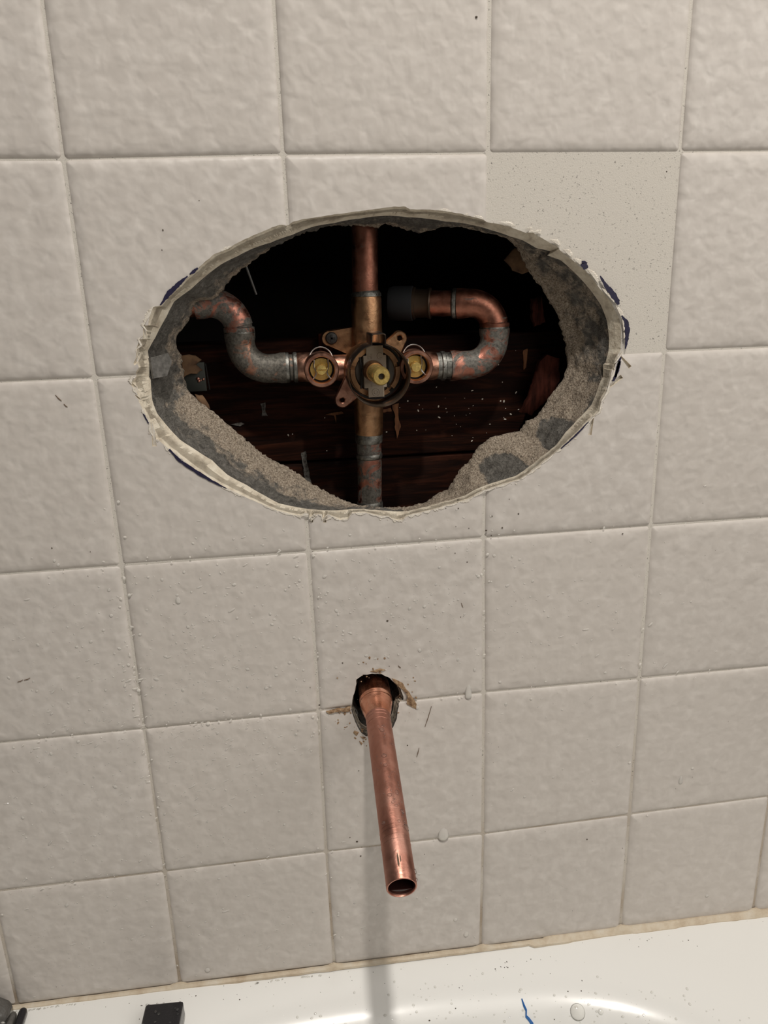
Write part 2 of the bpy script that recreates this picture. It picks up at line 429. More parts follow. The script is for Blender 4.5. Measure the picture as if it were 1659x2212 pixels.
bump(crust_m, [(noise_t(crust_m, 700, 4, 0.7), 0.9, 0.001)])
caulk_m = mat('yellowed caulk', (0.62, 0.50, 0.33), 0.6)
setin(caulk_m, 'Base Color', ramp(caulk_m, noise_t(caulk_m, 60, 5, 0.65), [(0.3, (0.46, 0.36, 0.25)), (0.5, (0.60, 0.51, 0.385)), (0.7, (0.66, 0.60, 0.50))]))
bump(caulk_m, [(noise_t(caulk_m, 300, 3), 0.4, 0.0008)])
enamel = mat('white tub enamel', (0.86, 0.855, 0.825), 0.22)
bump(enamel, [(noise_t(enamel, 60, 2), 0.05, 0.001)])
blue_m = mat('blue plastic film', (0.035, 0.16, 0.46), 0.35)
black_m = mat('black wet plastic', (0.012, 0.012, 0.015), 0.22)
bump(black_m, [(noise_t(black_m, 500, 2), 0.3, 0.0008)])
greyp = mat('dark grey wet pad', (0.105, 0.10, 0.092), 0.42)
bump(greyp, [(noise_t(greyp, 300, 3), 0.5, 0.002)])
dust_m = mat('pale tile dust', (0.72, 0.67, 0.585), 0.95)
setin(dust_m, 'Base Color', ramp(dust_m, noise_t(dust_m, 500, 4, 0.7), [(0.3, (0.52, 0.46, 0.38)), (0.6, (0.74, 0.69, 0.61))]))
bump(dust_m, [(noise_t(dust_m, 700, 3, 0.7), 0.6, 0.0006)])


def water_mat(name, body, ior):
    """clear drop: mostly see-through, a glossy skin, and a pale body for the light it gathers."""
    m = bpy.data.materials.new(name)
    m.use_nodes = True
    nt = m.node_tree
    nt.nodes.clear()
    L = nt.links.new
    out = nt.nodes.new('ShaderNodeOutputMaterial')
    tr = nt.nodes.new('ShaderNodeBsdfTransparent')
    tr.inputs[0].default_value = (0.98, 0.98, 0.97, 1)
    df = nt.nodes.new('ShaderNodeBsdfDiffuse')
    df.inputs[0].default_value = (0.95, 0.92, 0.87, 1)  # pale diffuse painted in for light focused through the drop
    gl = nt.nodes.new('ShaderNodeBsdfGlossy')
    gl.inputs['Roughness'].default_value = 0.08
    fr = nt.nodes.new('ShaderNodeFresnel')
    fr.inputs[0].default_value = ior
    m1 = nt.nodes.new('ShaderNodeMixShader')
    m1.inputs[0].default_value = body
    m2 = nt.nodes.new('ShaderNodeMixShader')
    L(tr.outputs[0], m1.inputs[1]); L(df.outputs[0], m1.inputs[2])
    L(fr.outputs[0], m2.inputs[0]); L(m1.outputs[0], m2.inputs[1]); L(gl.outputs[0], m2.inputs[2])
    L(m2.outputs[0], out.inputs[0])
    return m


water = water_mat('clear water on tile', 0.36, 1.16)
water_t = water_mat('clear water on enamel', 0.10, 1.36)
water_c = water_mat('clear water on metal', 0.03, 1.28)

# ------------------------------------------------------------------ the faucet wall
CEN = Vector((0.162, -0.115))
TUBZ = lambda x: -0.5395 - 0.020 * x


def star(poly):
    """radius of a star-shaped outline about CEN as a function of angle."""
    L = sorted(((math.atan2(z - CEN.y, x - CEN.x), math.hypot(x - CEN.x, z - CEN.y)) for x, z in poly))
    L = [(L[-1][0] - 2 * PI, L[-1][1])] + L + [(L[0][0] + 2 * PI, L[0][1])]
    def r(a):
        a = math.atan2(math.sin(a), math.cos(a))
        for (a0, r0), (a1, r1) in zip(L, L[1:]):
            if a0 <= a <= a1:
                return r0 + (r1 - r0) * ((a - a0) / (a1 - a0) if a1 > a0 else 0)
        return L[0][1]
    return r


OUT, MIDP, INN, SML = mm(OUTER), mm(MID), mm(INNER), mm(SMALL)
rmid, rinn, rout = star(MIDP), star(INN), star(OUT)


def dense(poly, step, jit):
    r = []
    n = len(poly)
    for i in range(n):
        a = Vector(poly[i]); b = Vector(poly[(i + 1) % n])
        k = max(1, int((b - a).length / step))
        for j in range(k):
            p = a.lerp(b, j / k)
            nz = noise.noise_vector(Vector((p.x * 300, p.y * 300, 3.3)))
            r.append((p.x + nz.x * jit, p.y + nz.y * jit))
    return r


def monotone(pts, c):
    """keep the points that run on round c in one sense, so that the outline never folds."""
    an = [math.atan2(z - c.y, x - c.x) for x, z in pts]
    un = [an[0]]
    for a in an[1:]:
        un.append(un[-1] + math.atan2(math.sin(a - un[-1]), math.cos(a - un[-1])))
    sg = 1 if un[-1] > un[0] else -1
    r = []; last = None
    for p, a in zip(pts, un):
        if last is None or (a - last) * sg > 0.0009:
            if r and (a - un[0]) * sg > 2 * PI - 0.0006: break
            r.append(p); last = a
    return r


def hole_cutter():
    o2 = monotone(dense(OUT, 0.0007, 0.00030), CEN)
    n = len(o2)
    v = []
    ang = [math.atan2(z - CEN.y, x - CEN.x) for x, z in o2]
    for y, t in ((-0.004, 0), (0.0003, 0), (0.002, 0.22), (0.0045, 0.55), (0.0088, 1.0), (0.013, 1.0)):
        for (x, z), a in zip(o2, ang):
            rm = rmid(a)
            r0 = math.hypot(x - CEN.x, z - CEN.y)
            r = r0 + (min(rm, r0 - 0.0002) - r0) * t
            if 0 < t < 1:
                r += noise.noise(Vector((x * 60, y * 500, z * 60))) * 0.0005
            v.append(Vector((CEN.x + r * math.cos(a), y, CEN.y + r * math.sin(a))))
    f = grid_faces(n, 6) + [tuple(range(n)), tuple(5 * n + k for k in reversed(range(n)))]
    return mesh('cutter', v, f, [glaze, bisque], mi=[1] * len(f), sharp=None)


def small_cutter():
    o2 = dense(SML, 0.0012, 0.0005)
    cx = sum(p[0] for p in o2) / len(o2); cz = sum(p[1] for p in o2) / len(o2)
    o2 = monotone(o2, Vector((cx, cz)))
    n = len(o2); v = []
    for y, s in ((-0.004, 1), (0.0003, 1.0), (0.004, 0.93), (0.013, 0.88)):
        for x, z in o2: v.append(Vector((cx + (x - cx) * s, y, cz + (z - cz) * s)))
    f = grid_faces(n, 4) + [tuple(range(n)), tuple(3 * n + k for k in reversed(range(n)))]
    return mesh('cutter', v, f, [glaze, mortar], mi=[1] * len(f), sharp=None)


def slot_cutter(a, b, wd):
    a = Vector(a); b = Vector(b)
    d = (b - a).normalized(); nn = Vector((-d.y, d.x)) * wd / 2
    v = []
    for y, s, e in ((-0.003, 1.0, 0), (0.0002, 1.0, 0), (0.0035, 0.55, 0.35)):
        a2 = a.lerp(b, e); b2 = b + d * 0.003
        ring = [a2 + nn * s * 0.5, a2 - d * wd * 0.3 * s, a2 - nn * s * 0.5, b2 - nn * s, b2 + nn * s]
        v += [Vector((q.x, y, q.y)) for q in ring]
    f = grid_faces(5, 3) + [tuple(range(5)), tuple(10 + k for k in reversed(range(5)))]
    return mesh('cutter', v, f, [glaze, bisque], mi=[1] * len(f), sharp=None)


hc, sc_ = hole_cutter(), small_cutter()
slots = [slot_cutter(*mm([s[0], s[1]]), s[2] / 3700.0) for s in SLOTS]

v, f = box((-0.45, 0.0017, -0.62), (0.82, 0.0086, 0.42))
wall = mesh('wall_front', v, f, [grout, bisque], sharp=None)
tag(wall, kind='structure')
wall['label'] = 'cream square tiled bathroom wall with a rough oval hole cut in it'
cut(wall, hc); cut(wall, sc_)

P = 0.110


def edge_marks(o):
    """broken faces shade smoothly, with a crisp line only where glaze meets break."""
    bm = bmesh.new()
    bm.from_mesh(o.data)
    for e in bm.edges:
        if len(e.link_faces) == 2:
            a, b_ = e.link_faces
            if a.material_index != b_.material_index: e.smooth = False
            elif a.material_index == 0: e.smooth = a.normal.angle(b_.normal, 0) < math.radians(35)
            else: e.smooth = a.normal.angle(b_.normal, 0) < math.radians(70)
    bm.to_mesh(o.data)
    bm.free()


def gpt(i, j):
    if (i, j) in GRID:
        return Vector((GRID[(i, j)][0] * 1e-4, GRID[(i, j)][1] * 1e-4))
    return Vector((i * P, -j * P))


def tile_mesh(q, name):
    """q = four corners (tl, tr, br, bl) in (x, z), already inset by the joint."""
    tl, tr, br, bl = q
    W = (tr - tl).length; H = (tl - bl).length
    def at_(u, w_):
        return (tl.lerp(tr, u / W)).lerp(bl.lerp(br, u / W), w_ / H)
    rings = [(0.0, 0.0072), (0.0, 0.0026), (0.0003, 0.0018), (0.0010, 0.00115), (0.0024, 0.00056), (0.0048, 0.00018), (0.0085, 0.0)]
    sx = random.uniform(-1, 1) * 0.0035; sz = random.uniform(-1, 1) * 0.0035
    mid = (tl + br) / 2
    v = []
    for ins, y in rings:
        R_ = max(0.0022 - ins, 0.0006)
        pts = []
        for cx, cy, a0 in ((W - ins - R_, ins + R_, -PI / 2), (W - ins - R_, H - ins - R_, 0), (ins + R_, H - ins - R_, PI / 2), (ins + R_, ins + R_, PI)):
            for k in range(5):
                an = a0 + PI / 2 * k / 4
                p = at_(cx + R_ * math.cos(an), cy + R_ * math.sin(an))
                dy = (p.x - mid.x) * sx + (p.y - mid.y) * sz
                v.append(Vector((p.x, y + dy * (1 if y < 0.007 else 0), p.y)))
    n = 20
    f = grid_faces(n, len(rings)) + [tuple(range(n)), tuple((len(rings) - 1) * n + k for k in reversed(range(n)))]
    return mesh(name, v, f, [glaze, bisque], parent=wall, sharp=35)


G, GZ = 0.00050, 0.00016
hx0, hx1 = min(p[0] for p in OUT), max(p[0] for p in OUT)
hz0, hz1 = min(p[1] for p in OUT), max(p[1] for p in OUT)
for j in range(-3, 5):
    for i in range(-3, 6):
        tl, tr, br, bl = gpt(i, j), gpt(i + 1, j), gpt(i + 1, j + 1), gpt(i, j + 1)
        if j == 4:
            bl = Vector((bl.x, TUBZ(bl.x) + 0.001)); br = Vector((br.x, TUBZ(br.x) + 0.001))
        g = lambda: G * random.uniform(0.8, 1.15)
        h_ = lambda: GZ * random.uniform(0.5, 2.0)
        q = (tl + Vector((g(), -h_())), tr + Vector((-g(), -h_())), br + Vector((-g(), h_())), bl + Vector((g(), h_())))
        o = tile_mesh(q, 'tile')
        x0, x1, z0, z1 = q[0].x, q[1].x, q[3].y, q[0].y
        if x1 > hx0 - .01 and x0 < hx1 + .01 and z1 > hz0 - .01 and z0 < hz1 + .01:
            cut(o, hc)
            for s, raw in zip(slots, SLOTS):
                (ax, az), (bx, bz) = mm([raw[0], raw[1]])
                if min(ax, bx) < x1 + .004 and max(ax, bx) > x0 - .004 and min(az, bz) < z1 + .004 and max(az, bz) > z0 - .004:
                    cut(o, s)
            edge_marks(o)
        if i == 1 and j in (2, 3):
            cut(o, sc_)
            o.data.materials[1] = mortar
            edge_marks(o)
for o in [hc, sc_] + slots:
    bpy.data.objects.remove(o)

# mortar bed behind the tile, broken back unevenly round the hole
NA, NR = 420, 18
v = []; att = []
BLOBS = [(0.237, -0.182, 0.015, 0.012), (0.272, -0.160, 0.014, 0.011)]
for k in range(NR + 4):
    for j in range(NA):
        a = 2 * PI * j / NA
        rm, ri = rmid(a), rinn(a)
        d = Vector((math.cos(a), math.sin(a)))
        nz = lambda s, o_=0.0: noise.noise(Vector((d.x * s + o_, d.y * s, k * 0.35)))
        if k <= NR:
            t = k / NR
            yy = 0.0084 + 0.0256 * t ** 0.9
            r = rm + 0.0004 + (ri - rm) * (0.5 * t + 0.5 * t ** 1.6)
            env = math.sin(PI * min(t, 0.999)) ** 0.6
            r += (nz(9) * 0.0022 + nz(26, 4) * 0.0012) * env + (noise.noise(Vector((d.x * 60, d.y * 60, k * 1.3))) * 0.0007 if k else 0)
            if t > 0.8: r += noise.noise(Vector((d.x * 75, d.y * 75, 9.1))) * 0.0011
            p = CEN + d * r
            low = max(0.0, -math.sin(a))
            s = 0.12 + 0.9 * t if low > 0.1 else 0.05 + 0.55 * t ** 2
            s -= 0.25 * max(0, -math.cos(a)) * (1 - t)
            s += 0.25 * max(0, nz(5, 8))
            if math.sin(a) < -0.25 and math.cos(a) > 0.1: s += 0.55 * (1 - t)
            if math.cos(a) > 0.5: s += 0.25
            for bx, bz, ra, rb in BLOBS:
                e = ((p.x - bx) / ra) ** 2 + ((p.y - bz) / rb) ** 2
                if e < 1: s -= 1.2 * (1 - e) ** 0.3
        else:
            q = k - NR
            r = ri + (0.003, 0.012, 0.09)[q - 1] if q < 4 else ri + 0.09
            yy = (0.0362, 0.038, 0.038)[q - 1] if q < 4 else 0.0086
            p = CEN + d * r
            s = 0.6
        v.append(Vector((p.x, yy, p.y)))
        att.append(s)
f = grid_faces(NA, NR + 4)
mo = mesh('mortar_bed', v, f, mortar, parent=wall, sharp=None)
for p_ in mo.data.polygons: p_.use_smooth = True
a_ = mo.data.attributes.new('sandy', 'FLOAT', 'POINT')
a_.data.foreach_set('value', att)
tag(mo, 'grey and sandy mortar broken back round the hole')

# loose flat mortar chips stuck in the left of the ring
def slab_poly(pts, th, nrm, name, m, parent=None, at=None):
    pts = [Vector(p) for p in pts]
    nrm = Vector(nrm).normalized()
    n = len(pts)
    vv = pts + [p + nrm * th for p in pts]
    return mesh(name, vv, grid_faces(n, 2) + [tuple(range(n)), tuple(n + k for k in reversed(range(n)))], m, parent, 30, at)


lathm = mat('smooth grey mortar face', (0.11, 0.105, 0.097), 0.6)
setin(lathm, 'Base Color', ramp(lathm, noise_t(lathm, 350, 4, 0.65), [(0.3, (0.06, 0.056, 0.05)), (0.7, (0.16, 0.152, 0.14))]))
bump(lathm, [(noise_t(lathm, 300, 3), 0.3, 0.001)])
slab_poly([(0.0283, 0.008, -0.1015), (0.0290, 0.008, -0.1130), (0.0355, 0.014, -0.1125), (0.0385, 0.018, -0.1050), (0.0370, 0.017, -0.1000)], 0.0015, (0.75, -0.6, 0.2), 'mortar_chip', lathm, wall)

# short collar of mortar inside the small spout hole
o2 = dense(SML, 0.0012, 0.0008)
cx = sum(p[0] for p in o2) / len(o2); cz = sum(p[1] for p in o2) / len(o2)
v = []
for y, s in ((0.0080, 0.885), (0.014, 0.90), (0.022, 0.86), (0.030, 0.92), (0.031, 1.3), (0.0086, 1.3)):
    for x, z in o2:
        nz = 1 + 0.06 * noise.noise(Vector((x * 500, y * 400, z * 500)))
        v.append(Vector((cx + (x - cx) * s * nz, y, cz + (z - cz) * s * nz)))
mc = mesh('mortar_collar', v, grid_faces(len(o2), 6), mortar, wall, None)

# marker strokes left by whoever drew the oval
def ribbon(pts, y, th=0.00008):
    """pts = (x, z, width) -> thin solid stroke on the tile face."""
    P_ = [Vector((a, b)) for a, b, c in pts]
    n = len(pts)
    v = []
    for i in range(n):
        t = (P_[min(i + 1, n - 1)] - P_[max(i - 1, 0)]).normalized()
        nn = Vector((-t.y, t.x)) * pts[i][2] / 2
        for s in (1, -1):
            q = P_[i] + nn * s
            v += [Vector((q.x, y, q.y)), Vector((q.x, y + th * 4, q.y))]
    f = []
    for i in range(n - 1):
        a = 4 * i; b = a + 4
        f += [(a, a + 2, b + 2, b), (a + 1, b + 1, b + 3, a + 3), (a, b, b + 1, a + 1), (a + 2, a + 3, b + 3, b + 2)]
    f += [(0, 1, 3, 2), (4 * n - 4, 4 * n - 2, 4 * n - 1, 4 * n - 3)]
    return v, f


def refine(pts, k=6, jit=0.00035):
    r = []
    for (a, b) in zip(pts, pts[1:]):
        for i in range(k):
            t = i / k
            q = [a[c] + (b[c] - a[c]) * t for c in range(3)]
            q[2] *= 1 + random.uniform(-0.22, 0.22)
            r.append((q[0] + random.uniform(-jit, jit) * .3, q[1] + random.uniform(-jit, jit) * .3, q[2]))
    r.append(pts[-1])
    return r


for mk in MARKS:
    pts = [(x * 1e-4, z * 1e-4, wd / 3700.0) for x, z, wd in mk]
    v, f = ribbon(refine(pts), -0.00045)
    o = mesh('ink_stroke', v, f, ink, wall, None)
    tag(o, 'dark blue marker stroke along the edge of the hole')
# pale scars where the glaze has flaked off beside the cut
random.seed(41)
a = 0.0
while a < 2 * PI:
    ln = random.uniform(0.02, 0.09)
    dg = math.degrees(a)
    low = 195 < dg < 345
    side = dg < 42 or dg > 345 or 150 < dg <= 195
    if (low and random.random() < 0.85) or (side and random.random() < 0.8) or random.random() < 0.2:
        k = 26
        wmax = random.uniform(0.0010, 0.0030) * (1.0 if side else 0.8)
        v = []
        for i in range(k):
            t = a + ln * i / (k - 1)
            wd = wmax * math.sin(PI * (i + 0.5) / k) * random.uniform(0.65, 1.1) + 0.00015
            d = Vector((math.cos(t), math.sin(t)))
            for r, y in ((rout(t) - 0.0002, 0.0004), (rout(t) - 0.0002, -0.00025), (rout(t) + wd * 0.6, -0.00032), (rout(t) + wd, 0.0004)):
                v.append(Vector((CEN.x + r * d.x, y, CEN.y + r * d.y)))
        f = grid_faces(4, k) + [(0, 1, 2, 3), tuple(4 * (k - 1) + q for q in (3, 2, 1, 0))]
        mesh('chip_scar', v, f, dust_m, wall, None)
    a += ln * random.uniform(0.7, 1.5)
b = MB()
for (x0, z0), (x1, z1) in SCRATCH:
    b.add(*ribbon(refine([(x0 * 1e-4, z0 * 1e-4, 0.0002), ((x0 + x1) * .5e-4, (z0 + z1) * .5e-4 - 0.0003, 0.0005), (x1 * 1e-4, z1 * 1e-4, 0.0002)], 3), -0.0004))
tag(b.out('scuff_marks', scuff_m, wall, None), kind='stuff')
b = MB()
random.seed(11)


def blob(c, n_, r, h, k=6, squash=1.0, ang=0.0):
    """low dome on a surface: c centre, n_ normal, r radius, h height."""
    c = Vector(c); n_ = Vector(n_).normalized()
    u = n_.orthogonal().normalized() if abs(n_.y) < 0.5 else Vector((1, 0, 0))
    u = (u - n_ * u.dot(n_)).normalized()
    w_ = n_.cross(u)
    u, w_ = u * math.cos(ang) + w_ * math.sin(ang), w_ * math.cos(ang) - u * math.sin(ang)
    v = []
    for rr, hh in ((1.0, -0.25), (1.0, 0.0), (0.88, 0.48), (0.55, 0.86)):
        for i in range(k):
            a = 2 * PI * i / k
            v.append(c + n_ * h * hh + (u * math.cos(a) * squash + w_ * math.sin(a)) * r * rr)
    v.append(c + n_ * h)
    f = grid_faces(k, 4)
    f += [(3 * k + i, 3 * k + (i + 1) % k, 4 * k) for i in range(k)]
    f.append(tuple(reversed(range(k))))
    return v, f


for x, z in SPECKS:
    r = random.uniform(0.00025, 0.0006)
    b.add(*blob((x * 1e-4, -0.0001, z * 1e-4), (0, -1, 0), r, r * 0.7, 5, random.uniform(0.6, 1.4)))
for i in range(70):
    x, z = random.uniform(-.1, .42), random.uniform(-.53, -.2)
    r = random.uniform(0.0001, 0.00025)
    b.add(*blob((x, -0.0001, z), (0, -1, 0), r, r * 0.7, 5))
o = b.out('grit_specks', grit_m, None, None)
tag(o, 'tiny dark grit specks stuck to the cream wall tiles', 'grit', kind='stuff')

# putty crust and dirt round the spout hole
b = MB()
for poly in CRUST:
    pl = mm(poly)
    pl = dense(pl, 0.0012, 0.0007)
    c = Vector((sum(p[0] for p in pl) / len(pl), sum(p[1] for p in pl) / len(pl)))
    n = len(pl)
    v = [Vector((x, 0.001, z)) for x, z in pl] + [Vector((x, -0.0004, z)) for x, z in pl]
    v += [Vector((c.x + (x - c.x) * .6, -0.0009 + 0.0004 * noise.noise(Vector((x * 900, 1, z * 900))), c.y + (z - c.y) * .6)) for x, z in pl]
    b.add(v, grid_faces(n, 3) + [tuple(range(n)), tuple(2 * n + k for k in reversed(range(n)))])
random.seed(5)
for i in range(60):
    a = random.uniform(PI * 1.05, PI * 1.5) if i < 34 else random.uniform(-0.5, 2.6)
    rr = random.uniform(0.0165, 0.030)
    s = random.uniform(0.0002, 0.0008)
    b.add(*blob((0.1465 + rr * math.cos(a), -0.0001, -0.327 + rr * 1.1 * math.sin(a)), (0, -1, 0), s, s * .5, 5, random.uniform(.5, 2), random.random() * 3))
o = b.out('dried_putty', crust_m, None, 30)
tag(o, 'tan dried putty and dirt crumbs round the small spout hole', 'putty', kind='stuff')

# caulk line where tile meets tub
def caulk():
    n = 260
    v = []
    for i in range(n):
        x = -0.35 + 1.0 * i / (n - 1)
        z = TUBZ(x)
        nz = noise.noise(Vector((x * 60, 0, 2)))
        hgt = 0.0017 + 0.0005 * nz if x < 0.27 else 0.0036 + 0.0005 * nz
        bul = 0.0008 + 0.0005 * noise.noise(Vector((x * 90, 3, 2)))
        for gx in (0.0, 0.1097, 0.2205, 0.33, 0.44):
            hgt += 0.0022 * math.exp(-((x - gx) / 0.0035) ** 2)
        if x > 0.26: bul += 0.0016 + (0.0006 if math.sin(x * 75) > 0.2 else 0)
        v += [Vector((x, 0.001, z + hgt)), Vector((x, -0.0004, z + hgt)), Vector((x, -0.0006 - bul * .5, z + hgt * .6)), Vector((x, -0.001 - bul, z + 0.0006)), Vector((x, -0.0012 - bul, z - 0.001)), Vector((x, 0.001, z - 0.001))]
    f = grid_faces(6, n) + [tuple(range(6)), tuple((n - 1) * 6 + k for k in reversed(range(6)))]
    o = mesh('trim_1', v, f, caulk_m, None, 35)
    tag(o, 'yellowed caulk bead between the tile wall and the white tub', kind='structure')
caulk()

# ------------------------------------------------------------------ stud bay behind the wall
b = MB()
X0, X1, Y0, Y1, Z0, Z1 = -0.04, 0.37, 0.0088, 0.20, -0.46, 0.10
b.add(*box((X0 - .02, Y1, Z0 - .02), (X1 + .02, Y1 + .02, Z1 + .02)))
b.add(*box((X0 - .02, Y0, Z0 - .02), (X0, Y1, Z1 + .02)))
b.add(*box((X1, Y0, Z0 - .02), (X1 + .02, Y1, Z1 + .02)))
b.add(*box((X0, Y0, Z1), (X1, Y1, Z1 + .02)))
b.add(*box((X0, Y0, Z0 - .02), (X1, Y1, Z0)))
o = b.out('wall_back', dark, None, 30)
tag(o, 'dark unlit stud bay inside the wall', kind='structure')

# horizontal blocking the valve is screwed to
bl = thing('wood_blocking', (0.16, 0.064, -0.30), 'dark reddish brown wood blocking boards behind the shower valve', 'board')
for z0, z1, yy in ((-0.178, -0.099, 0.064), (-0.262, -0.1795, 0.0655)):
    v, f = bevel_box((X0 + .001, yy, z0), (X1 - .001, yy + 0.036, z1), 0.0015)
    mesh('board', v, f, wood, bl, 30)
split_m = mat('fresh split wood', (0.17, 0.065, 0.022), 0.8)
setin(split_m, 'Base Color', ramp(split_m, noise_t(split_m, 1, 4, 0.6, 0.6, sc3=(260, 200, 40)), [(0.35, (0.05, 0.016, 0.006)), (0.6, (0.17, 0.065, 0.022)), (0.8, (0.30, 0.13, 0.05))]))
for pts in ([(172.5, -143), (177, -142), (176.5, -150), (178, -158), (175.5, -166), (174, -158), (174.5, -151)], [(160, -146.5), (172, -145), (172.5, -147.2), (161, -148)], [(128, -147), (139, -145.5), (140, -147), (135, -147.8), (134.5, -153), (133.6, -148.2)], [(262, -111), (265, -110), (264.5, -122), (262.8, -124)]):
    pp = dense([(a * 1e-3, c * 1e-3) for a, c in pts], 0.0015, 0.0005)
    v, f = prism(pp, 0.0627, 0.0650)
    mesh('splinter', v, f, split_m, bl, 30)
drip_m = mat('grey plaster drip', (0.10, 0.09, 0.08), 0.9)
setin(drip_m, 'Base Color', ramp(drip_m, noise_t(drip_m, 500, 4, 0.7), [(0.35, (0.02, 0.015, 0.012)), (0.65, (0.14, 0.13, 0.115))]))
for pts in ([(110.5, -172), (113.5, -171), (114.5, -182), (116.5, -196), (113.5, -204), (112, -190)], [(86, -138), (89.5, -137.5), (89.2, -143), (90.4, -146), (86.5, -146), (87.2, -143)], [(66, -150.5), (73, -149.5), (75, -150.6), (72, -152)]):
    pp = dense([(a * 1e-3, c * 1e-3) for a, c in pts], 0.0012, 0.0006)
    v, f = prism(pp, 0.0634, 0.0660)
    mesh('plaster_drip', v, f, drip_m, bl, 30)
random.seed(21)
sp = MB()
for i in range(90):
    x = random.gauss(0.225, 0.03) if i < 60 else random.uniform(0.05, 0.27)
    z = random.gauss(-0.150, 0.014) if i < 60 else random.uniform(-0.2, -0.105)
    if random.random() < .25 or not (-0.177 < z < -0.1 and 0.03 < x < 0.28): continue
    r = random.uniform(0.0002, 0.0006)
    sp.add(*blob((x, 0.0639, z), (0, -1, 0), r, r * .5, 5, random.uniform(.6, 2.2), random.random() * 3))
tag(sp.out('plaster_specks', dust_m, None, None), 'pale plaster specks on the dark blocking behind the valve', 'dust', kind='stuff')


def ragged(pts, y, depth, name, m, label, cat, tilt=(0, 0)):
    pts = dense([(a * 1e-3, b_ * 1e-3) for a, b_ in pts], 0.0018, 0.0009)
    c = (sum(p[0] for p in pts) / len(pts), sum(p[1] for p in pts) / len(pts))
    n = len(pts)
    v = []
    for dy, s in ((0, 1.0), (-0.0006, 0.92), (-0.0012, 0.5)):
        for x, z in pts:
            X = c[0] + (x - c[0]) * s; Z = c[1] + (z - c[1]) * s
            v.append(Vector((X, y + dy + tilt[0] * (X - c[0]) + tilt[1] * (Z - c[1]) + 0.0012 * noise.noise(Vector((X * 160, 2, Z * 160))), Z)))
    v += [q + Vector((0, depth, 0)) for q in v[:n]]
    f = grid_faces(n, 3) + [tuple(2 * n + k for k in range(n)), tuple(3 * n + k for k in range(n))]
    f += [(j, (j + 1) % n, 3 * n + (j + 1) % n, 3 * n + j) for j in range(n)]
    o = mesh(name, v, f, m, None, 35, at=(c[0], y, c[1]))
    return tag(o, label, cat)


ragged([(41, -104), (46, -103), (50, -104.5), (53, -107), (49.5, -110), (53, -113), (50, -115.5), (46, -115), (41, -117)], 0.047, 0.0015, 'paper_scrap', paper, 'torn brown paper scrap at the left edge inside the oval hole', 'paper', (0.3, 0))
ragged([(48, -127), (52, -128), (55, -132), (56, -136), (51, -134)], 0.040, 0.0015, 'paper_scrap', paper, 'small brown paper scrap sticking up behind the lower left mortar', 'paper', (0.2, 0.2))
ragged([(244, -53), (250, -47), (259, -47), (262, -61), (255, -62), (249, -60)], 0.046, 0.0015, 'paper_scrap', paper, 'brown paper flap at the upper right edge inside the oval hole', 'paper', (-0.3, 0))
ragged([(262, -78), (268, -76), (271, -92), (264, -95), (262, -88)], 0.047, 0.003, 'wood_splinter', redwood, 'dark red wood splinter at the right edge above the right copper bend', 'wood')
ragged([(266, -124), (268, -117), (273, -113), (280, -115), (281, -128), (278, -138), (271, -145), (264, -152), (257, -150), (262, -140)], 0.046, 0.004, 'wood_splinter', redwood, 'large splintered red wood piece at the lower right inside the hole', 'wood', (-0.25, 0))

pl = thing('bracket_plate', (0.048, 0.049, -0.120), 'small dark plate with copper flecks at the left inside the hole', 'bracket')
v, f = bevel_box((0.041, 0.049, -0.1265), (0.0545, 0.0515, -0.1085), 0.0006)
mesh('plate', v, f, mat('dark green tag', (0.03, 0.032, 0.026), 0.6), pl, 30)
v, f = tube([(0.0552, 0.0488, -0.1095), (0.0556, 0.0488, -0.1165), (0.0562, 0.0488, -0.1255)], 0.0004, 6)
mesh('edge_wire', v, f, blackm, pl)
b = MB()
for x, z, r in ((0.0497, -0.1185, 0.0011), (0.0502, -0.1200, 0.0009), (0.0530, -0.1190, 0.0008), (0.0515, -0.1195, 0.0005)):
    b.add(*blob((x, 0.049, z), (0, -1, 0), r, r * .7, 7, 1.2, random.random()))
tag(b.out('copper_fleck', cop_new, pl), 'bright copper flecks')

v, f = tube([(0.0835, 0.046, -0.0485), (0.0850, 0.047, -0.0545), (0.0893, 0.050, -0.0696)], [0.0007, 0.0008, 0.0007], 8)
tag(mesh('nail', v, f, mat('dull nail steel', (0.16, 0.155, 0.15), 0.5, 0.9), None, at=(0.087, 0.048, -0.0696)), 'thin grey nail hanging down inside the upper left of the hole', 'nail')

# ------------------------------------------------------------------ the shower valve and its soldered pipes
YV = 0.045
va = thing('shower_valve', (0.156, YV, -0.116), 'bronze shower valve with soldered copper pipes inside the oval hole', 'valve')
RX = 0.1555
# cast body: centre drum, vertical and horizontal barrels
b = MB()
b.add(*lathe((0.1560, 0, -0.1160), (0, -1, 0), [(0.001, -0.056), (0.013, -0.056), (0.0165, -0.050), (0.0172, -0.034), (0.0165, -0.026), (0.0150, -0.0235), (0.001, -0.0235)], 40))
b.add(*tube([(RX + .0003, YV, -0.0722), (RX + .0003, YV, -0.0745), (RX, YV, -0.092), (RX, YV, -0.116), (0.1548, YV, -0.140), (0.1545, YV, -0.1575), (0.1545, YV, -0.1595)], [0.0086, 0.0093, 0.0094, 0.0105, 0.0094, 0.0089, 0.0083], 32))
body = b.out('valve_body', bronze, va)
b = MB()
b.add(*tube([(0.1095, YV, -0.1137), (0.1115, YV, -0.1137), (0.120, YV - .002, -0.1140), (0.133, YV - .004, -0.1145), (0.156, YV - .005, -0.116), (0.176, YV - .004, -0.1153), (0.188, YV - .002, -0.1160), (0.1975, YV, -0.1168), (0.2000, YV, -0.1168)], [0.0080, 0.0088, 0.0092, 0.0078, 0.009, 0.0078, 0.0092, 0.0088, 0.0080], 32))
